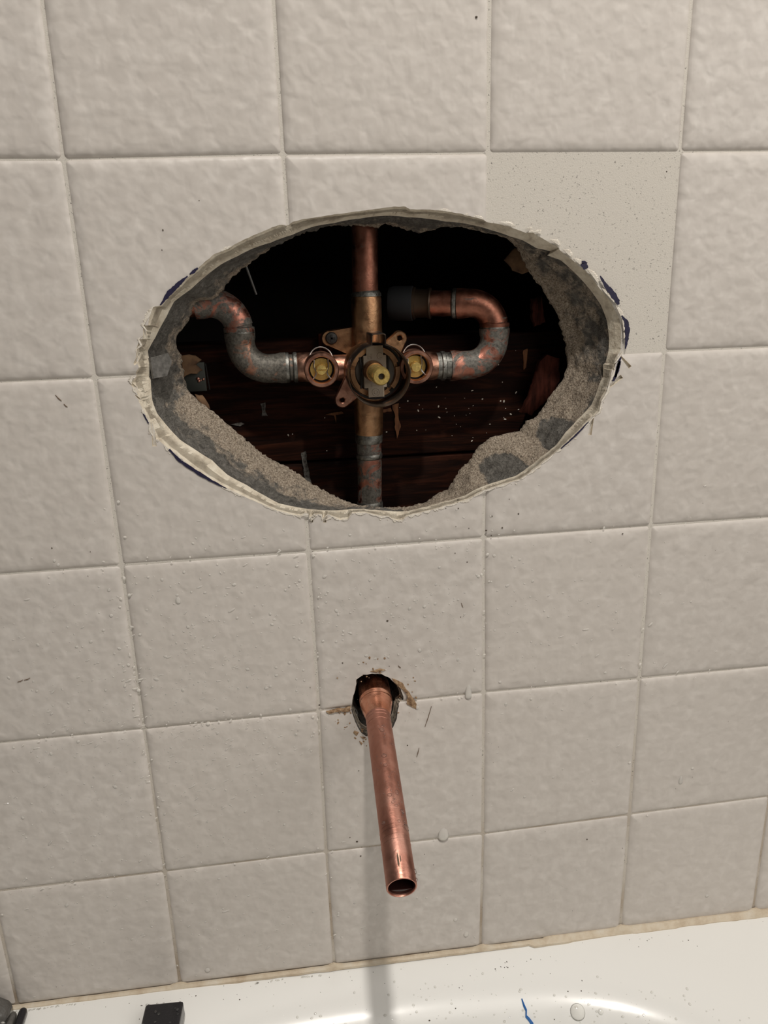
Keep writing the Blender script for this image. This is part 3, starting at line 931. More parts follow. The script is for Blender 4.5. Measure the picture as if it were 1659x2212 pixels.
tag(b.out('inlet_barrel', bronze_pink, va), 'pinkish bronze cross barrel')


def ear(tip, cen, rt, rw, hole, y0, y1, name, m, parent):
    tip = Vector(tip); cen = Vector(cen)
    d = (tip - cen).normalized(); nn = Vector((-d.y, d.x))
    a0 = math.atan2(d.y, d.x)
    k = 10
    outl = [tip + Vector((math.cos(a0 + a), math.sin(a0 + a))) * rt for a in [(-PI / 2 + PI * i / k) for i in range(k + 1)]]
    outl += [cen + nn * rw, cen - nn * rw]
    n = len(outl)
    inn = []
    for q in outl:
        dd = (q - tip).normalized()
        inn.append(tip + dd * hole)
    v = []
    for y, L, gr in ((y1, outl, 0), (y0 + 0.0008, outl, 0), (y0, outl, -0.0006), (y0, inn, 0.0006), (y0 + 0.0006, inn, 0), (y1, inn, 0)):
        for q in L:
            dd = (q - tip).normalized()
            q2 = q + dd * gr
            v.append(Vector((q2.x, y, q2.y)))
    f = grid_faces(n, 6) + [(5 * n + j, 5 * n + (j + 1) % n, (j + 1) % n, j) for j in range(n)]
    return mesh(name, v, f, m, parent, 40)


ear((0.1370, -0.1330), (0.1500, -0.1180), 0.0048, 0.0090, 0.0016, 0.027, 0.032, 'mounting_ear', bronze_pink, va)
ear((0.1733, -0.0975), (0.1620, -0.1120), 0.0044, 0.0085, 0.0017, 0.027, 0.032, 'mounting_ear', bronze, va)
e3 = ear((0.1320, -0.0972), (0.1500, -0.1000), 0.0050, 0.0100, 0.0016, 0.046, 0.051, 'mounting_ear', bronze, va)
scw = MB()
scw.add(*lathe((0.1333, 0.0455, -0.0970), (0, -1, 0), [(0.0001, -0.003), (0.0036, -0.001), (0.0038, 0.0004), (0.0032, 0.0012), (0.0001, 0.0016)], 20))
so = scw.out('screw', screw_m, va)
tag(so, 'black cross head screw holding the upper left ear')
b = MB()
for ax in ((0.0022, 0.0006), (0.0006, 0.0022)):
    b.add(*box((0.1333 - ax[0], 0.0437, -0.0970 - ax[1]), (0.1333 + ax[0], 0.0442, -0.0970 + ax[1])))
b.out('cross_recess', blackm, so, 30)
v, f = bevel_box((0.1255, 0.053, -0.106), (0.1345, 0.0638, -0.0945), 0.001)
tag(mesh('packing_block', v, f, redwood, va, 30), 'red brown wood packing behind the upper left ear')

# notched front sleeve
SC = (0.1577, -0.1170)


def sleeve(r0, tab):
    pts = []
    n = 72
    hw, top = 0.0043 - tab, 0.0241 - tab
    r = r0
    a_t = math.asin(hw / r)
    for i in range(n + 1):
        a = PI / 2 + a_t + (2 * PI - 2 * a_t) * i / n
        pts.append((SC[0] + r * math.cos(a), SC[1] + r * math.sin(a)))
    zc = SC[1] + top; fr = 0.0011
    pts += [(SC[0] + hw, zc - fr - .001), (SC[0] + hw, zc - fr)]
    pts += [(SC[0] + hw - fr + fr * math.cos(a), zc - fr + fr * math.sin(a)) for a in (PI / 6, PI / 3, PI / 2)]
    pts += [(SC[0] - hw + fr + fr * math.cos(a), zc - fr + fr * math.sin(a)) for a in (PI / 2, 2 * PI / 3, 5 * PI / 6)]
    pts += [(SC[0] - hw, zc - fr), (SC[0] - hw, zc - fr - .001)]
    return pts


so_, si_ = sleeve(0.0183, 0.0), sleeve(0.0177, 0.0006)
n = len(so_)
v = []
for y, L in ((0.031, so_), (0.0064, so_), (0.0060, [((a + c) / 2, (b_ + d) / 2) for (a, b_), (c, d) in zip(so_, si_)]), (0.0064, si_), (0.031, si_)):
    v += [Vector((a, y, b_)) for a, b_ in L]
f = grid_faces(n, 5) + [(4 * n + j, 4 * n + (j + 1) % n, (j + 1) % n, j) for j in range(n)]
tag(mesh('sleeve', v, f, steel, va, 45), 'brown metal sleeve with a square notch on top')
# bronze rim of the housing in arc lengths with gaps
YH = 0.0205
HC = (0.1570, -0.1162)
for a0, a1 in ((0.35, 1.25), (1.42, 2.55), (2.75, 3.75), (3.95, 4.9), (5.1, 6.5)):
    v, f = lathe((HC[0], YH, HC[1]), (0, -1, 0), [(0.0124, 0.0), (0.0150, 0.0), (0.0152, -0.0006), (0.0152, -0.012), (0.0124, -0.012)], 14, True, a0, a1)
    mesh('housing_rim', v, f, bronze, va)
v, f = lathe((HC[0], YH + .0035, HC[1]), (0, -1, 0), [(0.0121, 0.0), (0.0170, 0.0), (0.0170, -0.006), (0.0121, -0.006)], 40, True)
mesh('seal_ring', v, f, blackm, va)
# cartridge: disc, front plate, clip slots, embossing, stem
v, f = lathe((HC[0], YH + .002, HC[1]), (0, -1, 0), [(0.0001, 0.0), (0.0115, 0.0), (0.0122, -0.0006), (0.0122, -0.01), (0.0001, -0.01)], 36)
cart = mesh('cartridge', v, f, taupe_d, va)
x0, z0 = HC[0] - .0006, HC[1] + .0006
pl_ = [(-4.8, 15.0), (5.2, 15.0), (5.2, 9.4), (6.9, 9.4), (6.9, -9.4), (5.2, -9.4), (5.2, -15.2), (-4.2, -15.2), (-4.2, -9.6), (-6.6, -9.6), (-6.6, 9.4), (-4.8, 9.4)]
v, f = prism([(x0 + a * 1e-3, z0 + c * 1e-3) for a, c in pl_], YH - 0.0022, YH + 0.003)
tag(mesh('front_plate', v, f, taupe, cart, 30), 'flat taupe plate across the cartridge')
b = MB()
YE = YH - 0.0024
def ebar(ax, az, bx, bz, wd=0.00035):
    b.add(*tube([(x0 + ax * 1e-3, YE + .0001, z0 + az * 1e-3), (x0 + bx * 1e-3, YE + .0001, z0 + bz * 1e-3)], wd, 6))
ebar(-3.6, 7.6, -3.6, 10.6); ebar(-1.8, 7.6, -1.8, 10.6); ebar(-3.6, 9.1, -1.8, 9.1)
b.add(*tube([Vector((x0 + .0032 + .0015 * math.cos(a), YE + .0001, z0 + .0091 + .0016 * math.sin(a))) for a in [0.7 + (2 * PI - 1.4) * i / 12 for i in range(13)]], 0.00035, 6))
ebar(-2.4, -7.6, 3.0, -7.6, 0.0003); ebar(-2.4, -8.5, 3.0, -8.5, 0.0003)
for rr in (0.0022, 0.0010):
    b.add(*tube([Vector((x0 + .0003 + rr * math.cos(2 * PI * i / 20), YE + .0001, z0 - .0122 + rr * math.sin(2 * PI * i / 20))) for i in range(21)], 0.00022, 5))
tag(b.out('embossed_mark', taupe, cart), 'moulded letters H and C and a ring')
for s in (-1, 1):
    v, f = tube([(x0 + s * .0086, YH - .0002, z0 + .0085), (x0 + s * .0081, YH - .0006, z0 + .004), (x0 + s * .0081, YH - .0006, z0 - .006), (x0 + s * .0084, YH - .0002, z0 - .0100)], 0.0006, 8)
    mesh('clip_leg', v, f, blackm, cart)
AX = Vector((0.0007, -0.034, 0.0001))
sb = Vector((0.1552, 0.0183, -0.1150))
v, f = lathe(sb, AX, [(0.0001, 0.0), (0.0062, 0.0), (0.0062, 0.004), (0.0058, 0.009), (0.0054, 0.010), (0.0001, 0.010)], 24)
mesh('stem_collar', v, f, bronze, cart)
v, f = lathe(sb, AX, [(0.0001, 0.002), (0.0050, 0.002), (0.0050, 0.0245), (0.0053, 0.025), (0.0053, 0.0305), (0.0046, 0.0335), (0.0043, 0.0340), (0.0019, 0.0340), (0.0017, 0.0330), (0.0017, 0.022), (0.0001, 0.022)], 22)
v2_, f2_ = lathe(sb + AX.normalized() * 0.0318, AX, [(0.0001, 0.0), (0.00168, 0.0), (0.00168, -0.001), (0.0001, -0.001)], 14)
mesh('stem_bore_shade', v2_, f2_, blackm, cart)  # black disc set in the hole to paint its shade
tag(mesh('stem', v, f, brass, cart, 30), 'bright brass stem with a hole in its end')


# check stops either side
def stop(cx, cz, ang, name_l):
    y = 0.0215
    v, f = lathe((cx, y, cz), (0, -1, 0), [(0.0076, -0.006), (0.0077, -0.0002), (0.0081, 0.0003), (0.0098, 0.0003), (0.0103, -0.0003), (0.0103, -0.013), (0.0092, -0.020)], 36)
    cup = tag(mesh('check_stop', v, f, bronze_pink, va), name_l)
    v, f = lathe((cx, y + .0056, cz), (0, -1, 0), [(0.0001, 0.0), (0.0066, 0.0), (0.0066, -0.003), (0.0001, -0.003)], 28)
    mesh('stop_disc', v, f, brass_d, cup)
    v, f = lathe((cx, y + .0070, cz), (0, -1, 0), [(0.0060, 0.0), (0.0078, 0.0), (0.0078, -0.002), (0.0060, -0.002)], 28, True)
    mesh('seal_ring', v, f, blackm, cup)
    b = MB()
    b.add(*lathe((cx, y + .0056, cz), (0, -1, 0), [(0.0001, 0.0), (0.0032, 0.0), (0.0032, 0.0042), (0.0028, 0.0049), (0.0001, 0.0051)], 20))
    st = b.out('stop_screw', brass, cup)
    b = MB()
    d = Vector((math.cos(ang), 0, math.sin(ang)))
    for s in (-1, 1):
        nrm = Vector((-math.sin(ang), 0, math.cos(ang))) * s
        pts = []
        for i in range(9):
            t = -1 + 2 * i / 8
            pts.append(Vector((cx, y + .0036, cz)) + d * t * 0.0064 + nrm * (0.0036 + 0.0014 * t * t * (1 if abs(t) > .3 else 0.4) + 0.0006 * math.sin(t * 5)))
        b.add(*tube(pts, 0.00052, 8))
    b.out('snap_ring', wire_m, cup)
    v, f = tube([Vector((cx + 0.0003 + 0.0072 * math.cos(a), y + 0.010 + 0.002 * math.sin(a), cz + 0.0050 + 0.0076 * math.sin(a))) for a in [2 * PI * i / 28 for i in range(29)]], 0.00045, 8)
    mesh('wire_ring', v, f, wire_m, cup)
    return cup, st


cupL, stL = stop(0.1250, -0.1138, PI / 2, 'left check stop with a slotted brass screw')
cupR, stR = stop(0.1822, -0.1146, PI / 2 + .12, 'right check stop with a round brass screw')
v, f = box((0.1250 - .0028, 0.0216, -0.1138 - .0006), (0.1250 + .0028, 0.0223, -0.1138 + .0002))
slm = mat('slot shadowed brass', (0.30, 0.16, 0.04), 0.4, 1.0)
# a slot in the left screw, cut as a shallow groove
gv = mesh('cutter', *box((0.1250 - .004, 0.0200, -0.1138 - .0004), (0.1250 + .004, 0.0230, -0.1138 + .0004)), brass, None, None)
gv2 = gv
stL.data.transform(Matrix.Translation(ORG[va])); stL.location = -ORG[va]
bpy.context.view_layer.update()
cut(stL, gv)
stL.data.transform(Matrix.Translation(-ORG[va])); stL.location = (0, 0, 0)
bpy.data.objects.remove(gv)

# riser
TR = 0.00795
v, f = tube([(0.1552, YV, -0.078), (0.1555, YV, -0.060), (0.1565, YV + .001, -0.035), (0.158, YV + .002, 0.03), (0.1585, YV + .002, 0.095)], TR, 32)
ris = tag(mesh('riser_pipe', v, f, cop, va), 'vertical copper pipe rising from the valve')
v, f = lathe((RX + .0003, YV, -0.0718), (0, 0, 1), [(0.0080, -0.001), (0.0093, -0.0010), (0.0092, 0.0005), (0.0085, 0.0016), (0.0079, 0.0024)], 32)
mesh('solder_joint', v, f, solder, ris)
v, f = tube([(0.1561, YV + .0005, -0.0455), (0.1566, YV + .0015, -0.033)], TR + 0.0003, 32)
# drop
v, f = tube([(0.1545, YV, -0.152), (0.1541, YV, -0.180), (0.1530, YV, -0.215), (0.1515, YV, -0.45)], TR, 32)
drp = tag(mesh('drop_pipe', v, f, cop_flux, va), 'vertical copper pipe below the valve')
for z, h, r in ((-0.1605, 0.0032, 0.00885), (-0.1725, 0.0016, 0.0086), (-0.2065, 0.0032, 0.0086)):
    xx = 0.1545 + (z + 0.152) * 0.02
    v, f = lathe((xx, YV, z), (0, 0, 1), [(0.0076, -h - .0006), (r - .0004, -h), (r, -h * .5), (r, h * .5), (r - .0004, h), (0.0076, h + .0006)], 32)
    mesh('solder_joint', v, f, solder, drp)

# left supply
v, f = tube([(0.114, YV, -0.1137), (0.088, YV, -0.1137)], TR, 28)
ls = tag(mesh('left_supply_pipe', v, f, cop_grey, va), 'grey stained copper supply bend on the left')
ls.name = 'supply_pipe'


def fit(pts, r, name, m, parent, rim=0.0006):
    """an elbow or coupling: tube with slightly belled ends."""
    rad = [r] * len(pts)
    rad[0] = rad[-1] = r + rim
    rad[1] = rad[-2] = r + rim
    return mesh(name, *tube(pts, rad, 28), m, parent)


RB = 0.0165
pts = [Vector((0.1042, YV, -0.1137)), Vector((0.1010, YV, -0.1137)), Vector((0.0985, YV, -0.1137))] + arc((0.0940, -0.0972), RB, -PI / 2, -PI, 10, YV) + [Vector((0.0775, YV, -0.0945)), Vector((0.0775, YV, -0.0918))]
fit(pts, 0.0088, 'elbow', cop_grey, ls)
v, f = tube([(0.0775, YV, -0.096), (0.0775, YV, -0.084)], TR, 28)
mesh('nipple', v, f, cop_flux, ls)
pts = [Vector((0.0775, YV, -0.0912)), Vector((0.0775, YV, -0.0885)), Vector((0.0775, YV, -0.0865))] + arc((0.0610, -0.0900), RB, 0, PI / 2, 10, YV) + [Vector((0.0570, YV, -0.0735)), Vector((0.0530, YV, -0.0735))]
fit(pts, 0.0087, 'elbow', cop_flux, ls)
v, f = tube([(0.056, YV, -0.0735), (-0.02, YV, -0.0735)], TR, 28)
mesh('branch_pipe', v, f, cop, ls)
for c, ax in (((0.1050, YV, -0.1137), (1, 0, 0)), ((0.1100, YV, -0.1137), (1, 0, 0)), ((0.0775, YV, -0.0915), (0, 0, 1))):
    v, f = lathe(c, ax, [(0.0078, -0.0018), (0.0092, -0.0010), (0.0094, 0.0), (0.0092, 0.0010), (0.0078, 0.0018)], 28)
    mesh('solder_joint', v, f, solder, ls)

# right supply
v, f = tube([(0.196, YV, -0.1168), (0.222, YV, -0.1172)], TR, 28)
rs = tag(mesh('supply_pipe', v, f, cop_grey, va), 'flux stained copper supply bend on the right, turning back')
pts = [Vector((0.2080, YV, -0.1170)), Vector((0.2110, YV, -0.1170)), Vector((0.2150, YV, -0.1171))] + arc((0.2205, -0.1006), RB, -PI / 2, 0, 10, YV) + [Vector((0.2370, YV, -0.0975)), Vector((0.2370, YV, -0.0948))]
fit(pts, 0.0090, 'elbow', cop_flux, rs)
v, f = tube([(0.2370, YV, -0.100), (0.2370, YV, -0.088)], TR, 28)
mesh('nipple', v, f, cop_flux, rs)
pts = [Vector((0.2370, YV, -0.0938)), Vector((0.2370, YV, -0.0915)), Vector((0.2370, YV, -0.0900))] + [q + Vector((0, 0.0025 * i / 10, 0)) for i, q in enumerate(arc((0.2215, -0.0945), 0.0155, 0, PI / 2, 10, YV))] + [Vector((0.2170, YV + .004, -0.0790)), Vector((0.2140, YV + .005, -0.0790))]
fit(pts, 0.0088, 'elbow', cop, rs)
v, f = tube([(0.2175, YV + .004, -0.0790), (0.196, YV + .011, -0.0785)], TR, 28)
mesh('branch_pipe', v, f, cop, rs)
D_ = Vector((-0.0215, 0.007, 0.0005)).normalized()
for c, ax in (((0.2032, YV, -0.1169), (1, 0, 0)), ((0.2370, YV, -0.0943), (0, 0, 1)), ((0.2125, YV + .0055, -0.0789), D_)):
    v, f = lathe(c, ax, [(0.0078, -0.0020), (0.0092, -0.0011), (0.0094, 0.0), (0.0092, 0.0011), (0.0078, 0.0020)], 28)
    mesh('solder_joint', v, f, solder, rs)
v, f = tube([(0.1990, YV, -0.1168), (0.2082, YV, -0.1169)], 0.0084, 28)
tag(mesh('solder_sleeve', v, f, solder, rs), 'silvery solder smeared sleeve')
c0 = Vector((0.1985, YV + .0102, -0.0785))
v, f = lathe(c0, D_, [(0.0078, 0.0), (0.0094, 0.0002), (0.0098, 0.0008), (0.0094, 0.0016), (0.0088, 0.003), (0.0090, 0.010), (0.0101, 0.0105), (0.0101, 0.0125), (0.0092, 0.013)], 32)
tag(mesh('threaded_adapter', v, f, iron, rs), 'dark brown adapter ring')
v, f = tube([c0 + D_ * 0.0115, c0 + D_ * 0.0120, c0 + D_ * 0.024, c0 + D_ * 0.027, c0 + D_ * 0.028], [0.0098, 0.0108, 0.0108, 0.0098, 0.007], 28)
tag(mesh('plastic_fitting', v, f, pvc, rs), 'dark grey plastic fitting at the end of the bend')

# ------------------------------------------------------------------ spout stub
A0 = Vector((0.1477, 0.010, -0.3216)); A1 = Vector((0.1431, -0.1306, -0.3537))
ax = (A1 - A0).normalized(); LL = (A1 - A0).length
sp_ = thing('spout_pipe', tuple(A0), 'bare copper tub spout pipe sticking out of the small wall hole', 'pipe')
RO, RI = 0.0078, 0.0068
v, f = lathe(A0, ax, [(RO, -0.03), (RO, LL - .0004), (RO - .0003, LL), (RI + .0002, LL), (RI, LL - .0004), (RI, LL - .0012)], 48)
tb = mesh('tube', v, f, cop_new, sp_)
v, f = lathe(A0 + ax * 0.0085, ax, [(RO, -0.035), (0.0103, -0.035), (0.0104, 0.002), (0.0107, 0.0028), (0.0107, 0.0044), (0.0103, 0.0050), (0.0102, 0.0062), (0.0105, 0.0066), (0.0105, 0.0074), (0.0100, 0.0082), (0.0096, 0.0115), (0.0088, 0.0150), (RO, 0.0185)], 48)
tag(mesh('coupling', v, f, copper('polished coupling copper', (0.55, 0.22, 0.13), (0.70, 0.32, 0.21), (0.86, 0.50, 0.36), (0.2, 0.09, 0.06), 0.7, 0.24, 90, 0.9), sp_), 'shiny ringed copper coupling at the wall')
b = MB()
for k, (t0, t1, a, r) in enumerate(((0.020, 0.020, 0, 0), )): pass
for t in (0.0285, 0.031, 0.035, 0.1125, 0.115, 0.1185, 0.1215):
    b.add(*lathe(A0 + ax * t, ax, [(RO - .0002, -0.0004), (RO + .00012, 0.0), (RO - .0002, 0.0004)], 40))
tag(b.out('scored_ring', cop_new, sp_), kind='stuff')
v, f = lathe(A0, ax, [(RI, LL - .0012), (RI, LL - 0.06), (0.0001, LL - 0.09)], 48)
tag(mesh('inner_bore', v, f, mat('dark bore', (0.07, 0.03, 0.025), 0.5, 0.5), sp_), 'dark inside of the pipe')  # bore coloured darker than the outer tube
u_ = Vector((1, 0, 0)); u_ = (u_ - ax * u_.dot(ax)).normalized(); w_ = u_.cross(ax)
if w_.z < 0: w_ = -w_
b = MB()
random.seed(3)
for t, an, l, wd in ((0.122, 2.05, 0.009, 0.0009), (0.1345, 1.66, 0.009, 0.0015), (0.1335, 1.50, 0.006, 0.0012), (0.120, 1.9, 0.005, 0.0006), (0.128, 0.85, 0.006, 0.0007), (0.124, 1.75, 0.004, 0.0007)):
    p0 = A0 + ax * (t - l / 2) + (u_ * math.cos(an) + w_ * math.sin(an)) * (RO - 0.00055)
    p1 = p0 + ax * l
    v, f = tube([p0, p0.lerp(p1, .3), p0.lerp(p1, .7), p1], [wd * .25 + .0002, wd * .3 + .0003, wd * .3 + .0003, wd * .2 + .0002], 8)
    b.add(v, f)
tag(b.out('scorch_mark', scuff_m, sp_), 'dark tool marks near the open end')
# a little water lying inside the open end
b = MB()
hgt = -0.0036
hw = math.sqrt(RI ** 2 - hgt ** 2) - .00005
pts = []
for t in (LL - 0.0014, LL - 0.05):
    for s in (-1, -0.5, 0, 0.5, 1):
        pts.append(A0 + ax * t + u_ * hw * s + w_ * (hgt + 0.0004 * s * s))
for t in (LL - 0.0014, LL - 0.05):
    for s in (-1, -0.5, 0, 0.5, 1):
        aa = math.atan2(hgt, hw * s) if s else -PI / 2
        pts.append(A0 + ax * t + (u_ * math.cos(aa) + w_ * math.sin(aa)) * (RI - .00006))
fs = [(i, i + 1, i + 6, i + 5) for i in range(4)] + [(10 + i, 15 + i, 16 + i, 11 + i) for i in range(4)]
fs += [(i, 10 + i, 11 + i, i + 1) for i in range(4)]
wm = mat('dark standing water', (0.03, 0.012, 0.01), 0.03)
wm.node_tree.nodes['Principled BSDF'].inputs['IOR'].default_value = 1.33
tag(mesh('standing_water', pts, fs, wm, None, None, at=tuple(A1)), 'thin pool of water lying inside the open spout pipe end', 'water')

# water beads on the spout
b = MB()
random.seed(9)
spec = [(0.043, 1.45, 0.0011), (0.046, 1.5, 0.0014), (0.049, 1.35, 0.0007), (0.066, 1.62, 0.0016), (0.073, 1.63, 0.0013), (0.078, 1.2, 0.0006), (0.094, 1.62, 0.0013), (0.092, 1.05, 0.0012), (0.099, 1.45, 0.0010), (0.101, 1.25, 0.0009), (0.111, 1.2, 0.0009), (0.110, 2.35, 0.0012), (0.1135, 0.62, 0.0018), (0.138, 0.35, 0.0014), (0.142, 0.25, 0.0012), (0.104, 0.8, 0.0011), (0.088, 0.75, 0.0008)]
spec += [(random.uniform(0.035, 0.115), random.uniform(0.7, 2.4), random.uniform(0.0003, 0.0007)) for i in range(70)]
for t, an, r in spec:
    n_ = u_ * math.cos(an) + w_ * math.sin(an)
    b.add(*blob(A0 + ax * t + n_ * (RO - 0.00004), n_, r, r * 0.62, 10 if r > .0008 else 7, random.uniform(0.8, 1.5), random.random()))
tag(b.out('pipe_droplets', water_c, None, None), 'clear water beads along the copper spout pipe', 'water', kind='stuff')

# ------------------------------------------------------------------ tub
def tub():
    nx, ny = 150, 110
    X0, X1, Y0, Y1 = -0.27, 0.58, 0.0005, -1.35
    xs = [X0 + (X1 - X0) * i / (nx - 1) for i in range(nx)]
    ys = [Y0 + (Y1 - Y0) * (j / (ny - 1)) ** 1.7 for j in range(ny)]
    cx, cy, a, b_, e = 0.155, -0.72, 0.320, 0.715, 3.4
    v = []
    for y in ys:
        for x in xs:
            q = (abs((x - cx) / a) ** e + abs((y - cy) / b_) ** e) ** (1 / e)
            sl = (1 - q) * min(a, b_)          # distance inside the rim, roughly
            z = TUBZ(x)
            rr = 0.030
            if sl > -0.012:
                s = sl + 0.012
                if s < rr: z -= rr - math.sqrt(max(rr * rr - s * s, 0))
                else:
                    z -= rr + min((s - rr) * 2.6, 0.30) * (1 - 0.0)
            z = max(z, -0.90)
            v.append(Vector((x, y, z)))
    f = grid_faces(nx, ny, False)
    n = len(v)
    # outer skirt
    edge = [i for i in range(nx)] + [j * nx + nx - 1 for j in range(1, ny)] + [(ny - 1) * nx + i for i in reversed(range(nx - 1))] + [j * nx for j in reversed(range(1, ny - 1))]
    for k in edge: v.append(Vector((v[k].x, v[k].y, -0.93)))
    m_ = len(edge)
    f += [(edge[i], edge[(i + 1) % m_], n + (i + 1) % m_, n + i) for i in range(m_)]
    o = mesh('bathtub', v, f, enamel, None, 50, at=(0.155, -0.7, -0.93))
    return tag(o, 'white enamelled bathtub rim below the tiled wall', 'bathtub')
tubo = tub()


def tz(x, y):
    cx, cy, a, b_, e = 0.155, -0.72, 0.320, 0.715, 3.4
    q = (abs((x - cx) / a) ** e + abs((y - cy) / b_) ** e) ** (1 / e)
    s = (1 - q) * a + 0.012
    z = TUBZ(x)
    rr = 0.030
    if s > 0:
        z -= rr - math.sqrt(max(rr * rr - s * s, 0)) if s < rr else rr + (s - rr) * 2.6
    return z


random.seed(31)
b = MB()
GR = []
for x, y in TUBSPECKS:
    x *= 1e-4; y *= 1e-4
    r = random.uniform(0.00022, 0.00050)
    GR.append((x, y))
    b.add(*blob((x, y, tz(x, y)), (0, 0, 1), r, r * .7, 5, random.uniform(.6, 1.5), random.random() * 3))
for i in range(60):
    x = random.uniform(-0.1, 0.44); y = -abs(random.gauss(0.004, 0.012))
    r = random.uniform(0.0001, 0.0003)
    GR.append((x, y))
    b.add(*blob((x, y, tz(x, y)), (0, 0, 1), r, r * .7, 5))
tag(b.out('tub_grit', grit_m, None, None), 'dark grit scattered on the white tub ledge', 'grit', kind='stuff')

b = MB()
for i in range(260):
    x = random.uniform(0.06, 0.40)
    y0 = -0.028 - max(0, (x - .2)) ** 2 * 1.6
    y = y0 + random.gauss(-.006, 0.010)
    if y > -0.003 or any(math.hypot(x - p, y - q) < .0024 for p, q in GR): continue
    r = random.choice((0.0003, 0.0004, 0.0006, 0.0009))
    b.add(*blob((x, y, tz(x, y) - .0001), (0, 0, 1), r, r * .5, 8, random.uniform(.8, 1.5), random.random() * 3))
for i in range(60):
    x = random.uniform(-0.112, -0.07) if i < 36 else random.uniform(0.05, 0.12)
    y = -0.0030 - random.random() * 0.0008
    if any(math.hypot(x - p, y - q) < .0024 for p, q in GR): continue
    r = random.uniform(0.0002, 0.0006)
    b.add(*blob((x, y, tz(x, y) + .0001), (0, 0, 1), r, r * .6, 8, random.uniform(1, 2.5)))
tag(b.out('tub_droplets', water_t, None, None), 'fine water droplets scattered along the white tub rim', 'water', kind='stuff')
for (x, y, r), lb in zip(TUBDROPS, ('flat round puddle drop on the tub rim right of the blue scrap', 'small round water drop on the tub just right of the blue scrap', 'water drop on the tub rim beside the flat puddle drop', 'water drop lowest on the tub rim at the bottom edge right of centre')):
    x *= 1e-4; y *= 1e-4; r = r / 3000.0
    e = 0.002
    nn = Vector((-(tz(x + e, y) - tz(x - e, y)) / (2 * e), -(tz(x, y + e) - tz(x, y - e)) / (2 * e), 1))
    v, f = blob((x, y, tz(x, y) - .0002), nn, r, r * 0.28, 20)
    tag(mesh('water_drop', v, f, water_t, None, 60, at=(x, y, tz(x, y))), lb, 'water drop', 'large water drops on the tub')

# ------------------------------------------------------------------ water on the tiles
b = MB()
random.seed(17)
CL = [(0.00, -0.335, 0.075, 0.060, 800, True), (0.03, -0.32, 0.03, 0.03, 260, True), (0.05, -0.265, 0.05, 0.035, 160, False), (0.185, -0.262, 0.045, 0.034, 300, False), (-0.05, -0.47, 0.07, 0.04, 240, True), (0.08, -0.50, 0.06, 0.02, 60, True), (0.22, -0.30, 0.06, 0.05, 120, False), (0.33, -0.30, 0.06, 0.05, 70, True), (0.20, -0.42, 0.15, 0.08, 60, False), (0.115, -0.24, 0.10, 0.02, 50, False)]
for cx, cz, sx, sz, n, diag in CL:
    for i in range(n):
        x = random.gauss(cx, sx); z = random.gauss(cz, sz)
        if z < TUBZ(x) + .006 or (z > -0.215 and math.hypot(x - CEN.x, z - CEN.y) < rout(math.atan2(z - CEN.y, x - CEN.x)) + .001) or z > -0.17 or math.hypot(x - .1475, z + .325) < .02: continue
        r = min(abs(random.gauss(0.00022, 0.00030)) + 0.00020, 0.0013)
        if diag and random.random() < 0.55:
            b.add(*blob((x, 0.0, z), (0, -1, 0), r * .6, r * .34, 7, random.uniform(1.8, 4.5), random.uniform(0.05, 0.9)))
        else:
            b.add(*blob((x, 0.0, z), (0, -1, 0), r, r * .36, 8, random.uniform(.8, 1.5), random.random() * 3))
tag(b.out('tile_droplets', water, None, None), 'fine spray of water droplets and smears over the lower wall tiles', 'water', kind='stuff')
LBL = ['runny water drop on the joint right of the spout pipe, above the middle', 'largest round water drop, on the joint just right of the pipe end', 'round water drop low on the wall, left of the spout, near the tub', 'long running water drop on the far right tile above the bottom row', 'small drop above the long running drop on the far right', 'water drop near the tub by the third vertical joint', 'small drop left of the drop near the third vertical joint', 'water drop low on the far right bottom tile', 'water drop at the left below the second row joint', 'water drop beside the second joint on the left wet tile']
for (x, z, r, tr), lb in zip(BIGDROPS, LBL):
    x *= 1e-4; z *= 1e-4; r = r / 3100.0; tr = tr / 3100.0
    v, f = blob((x, 0.0002, z), (0, -1, 0), r, r * 0.5, 20)
    for q in v:
        if q.z > z:
            k = (q.z - z) / r
            q.z += tr * k
            q.y = 0.0002 + (q.y - 0.0002) * (1 - 0.55 * k * (1 if tr > .001 else 0))
    tag(mesh('water_drop', v, f, water, None, 60, at=(x, 0, z)), lb, 'water drop', 'large water drops on the tiles')

# ------------------------------------------------------------------ things lying on the tub ledge
def film(pts, th=0.00025, lift=0.0004):
    n = len(pts)
    v = []
    for i, (x, y, wd) in enumerate(pts):
        a = Vector(pts[max(i - 1, 0)][:2]); c = Vector(pts[min(i + 1, n - 1)][:2])
        t = (c - a).normalized(); nn = Vector((-t.y, t.x)) * wd / 2
        for s in (1, -1):
            X, Y = x + nn.x * s, y + nn.y * s
            Z = tz(X, Y) + lift + (0.0008 if 0 < i < n - 1 and s > 0 else 0)
            v += [Vector((X, Y, Z)), Vector((X, Y, Z + th))]
    f = []
    for i in range(n - 1):
        a = 4 * i; c = a + 4
        f += [(a, c, c + 2, a + 2), (a + 1, a + 3, c + 3, c + 1), (a, a + 1, c + 1, c), (a + 2, c + 2, c + 3, a + 3)]
    f += [(0, 2, 3, 1), (4 * n - 4, 4 * n - 3, 4 * n - 1, 4 * n - 2)]
    return v, f


b = MB()
for L in (BLUE, BLUE2):
    b.add(*film([(x * 1e-4, y * 1e-4, max(wd, 1.2) / 2700.0) for x, y, wd in L]))
bo = mesh('plastic_scrap', b.v, b.f, blue_m, None, 50, at=(0.2452, -0.0529, tz(0.2452, -0.0529)))
tag(bo, 'thin twisted scrap of bright blue plastic film on the white tub', 'scrap')

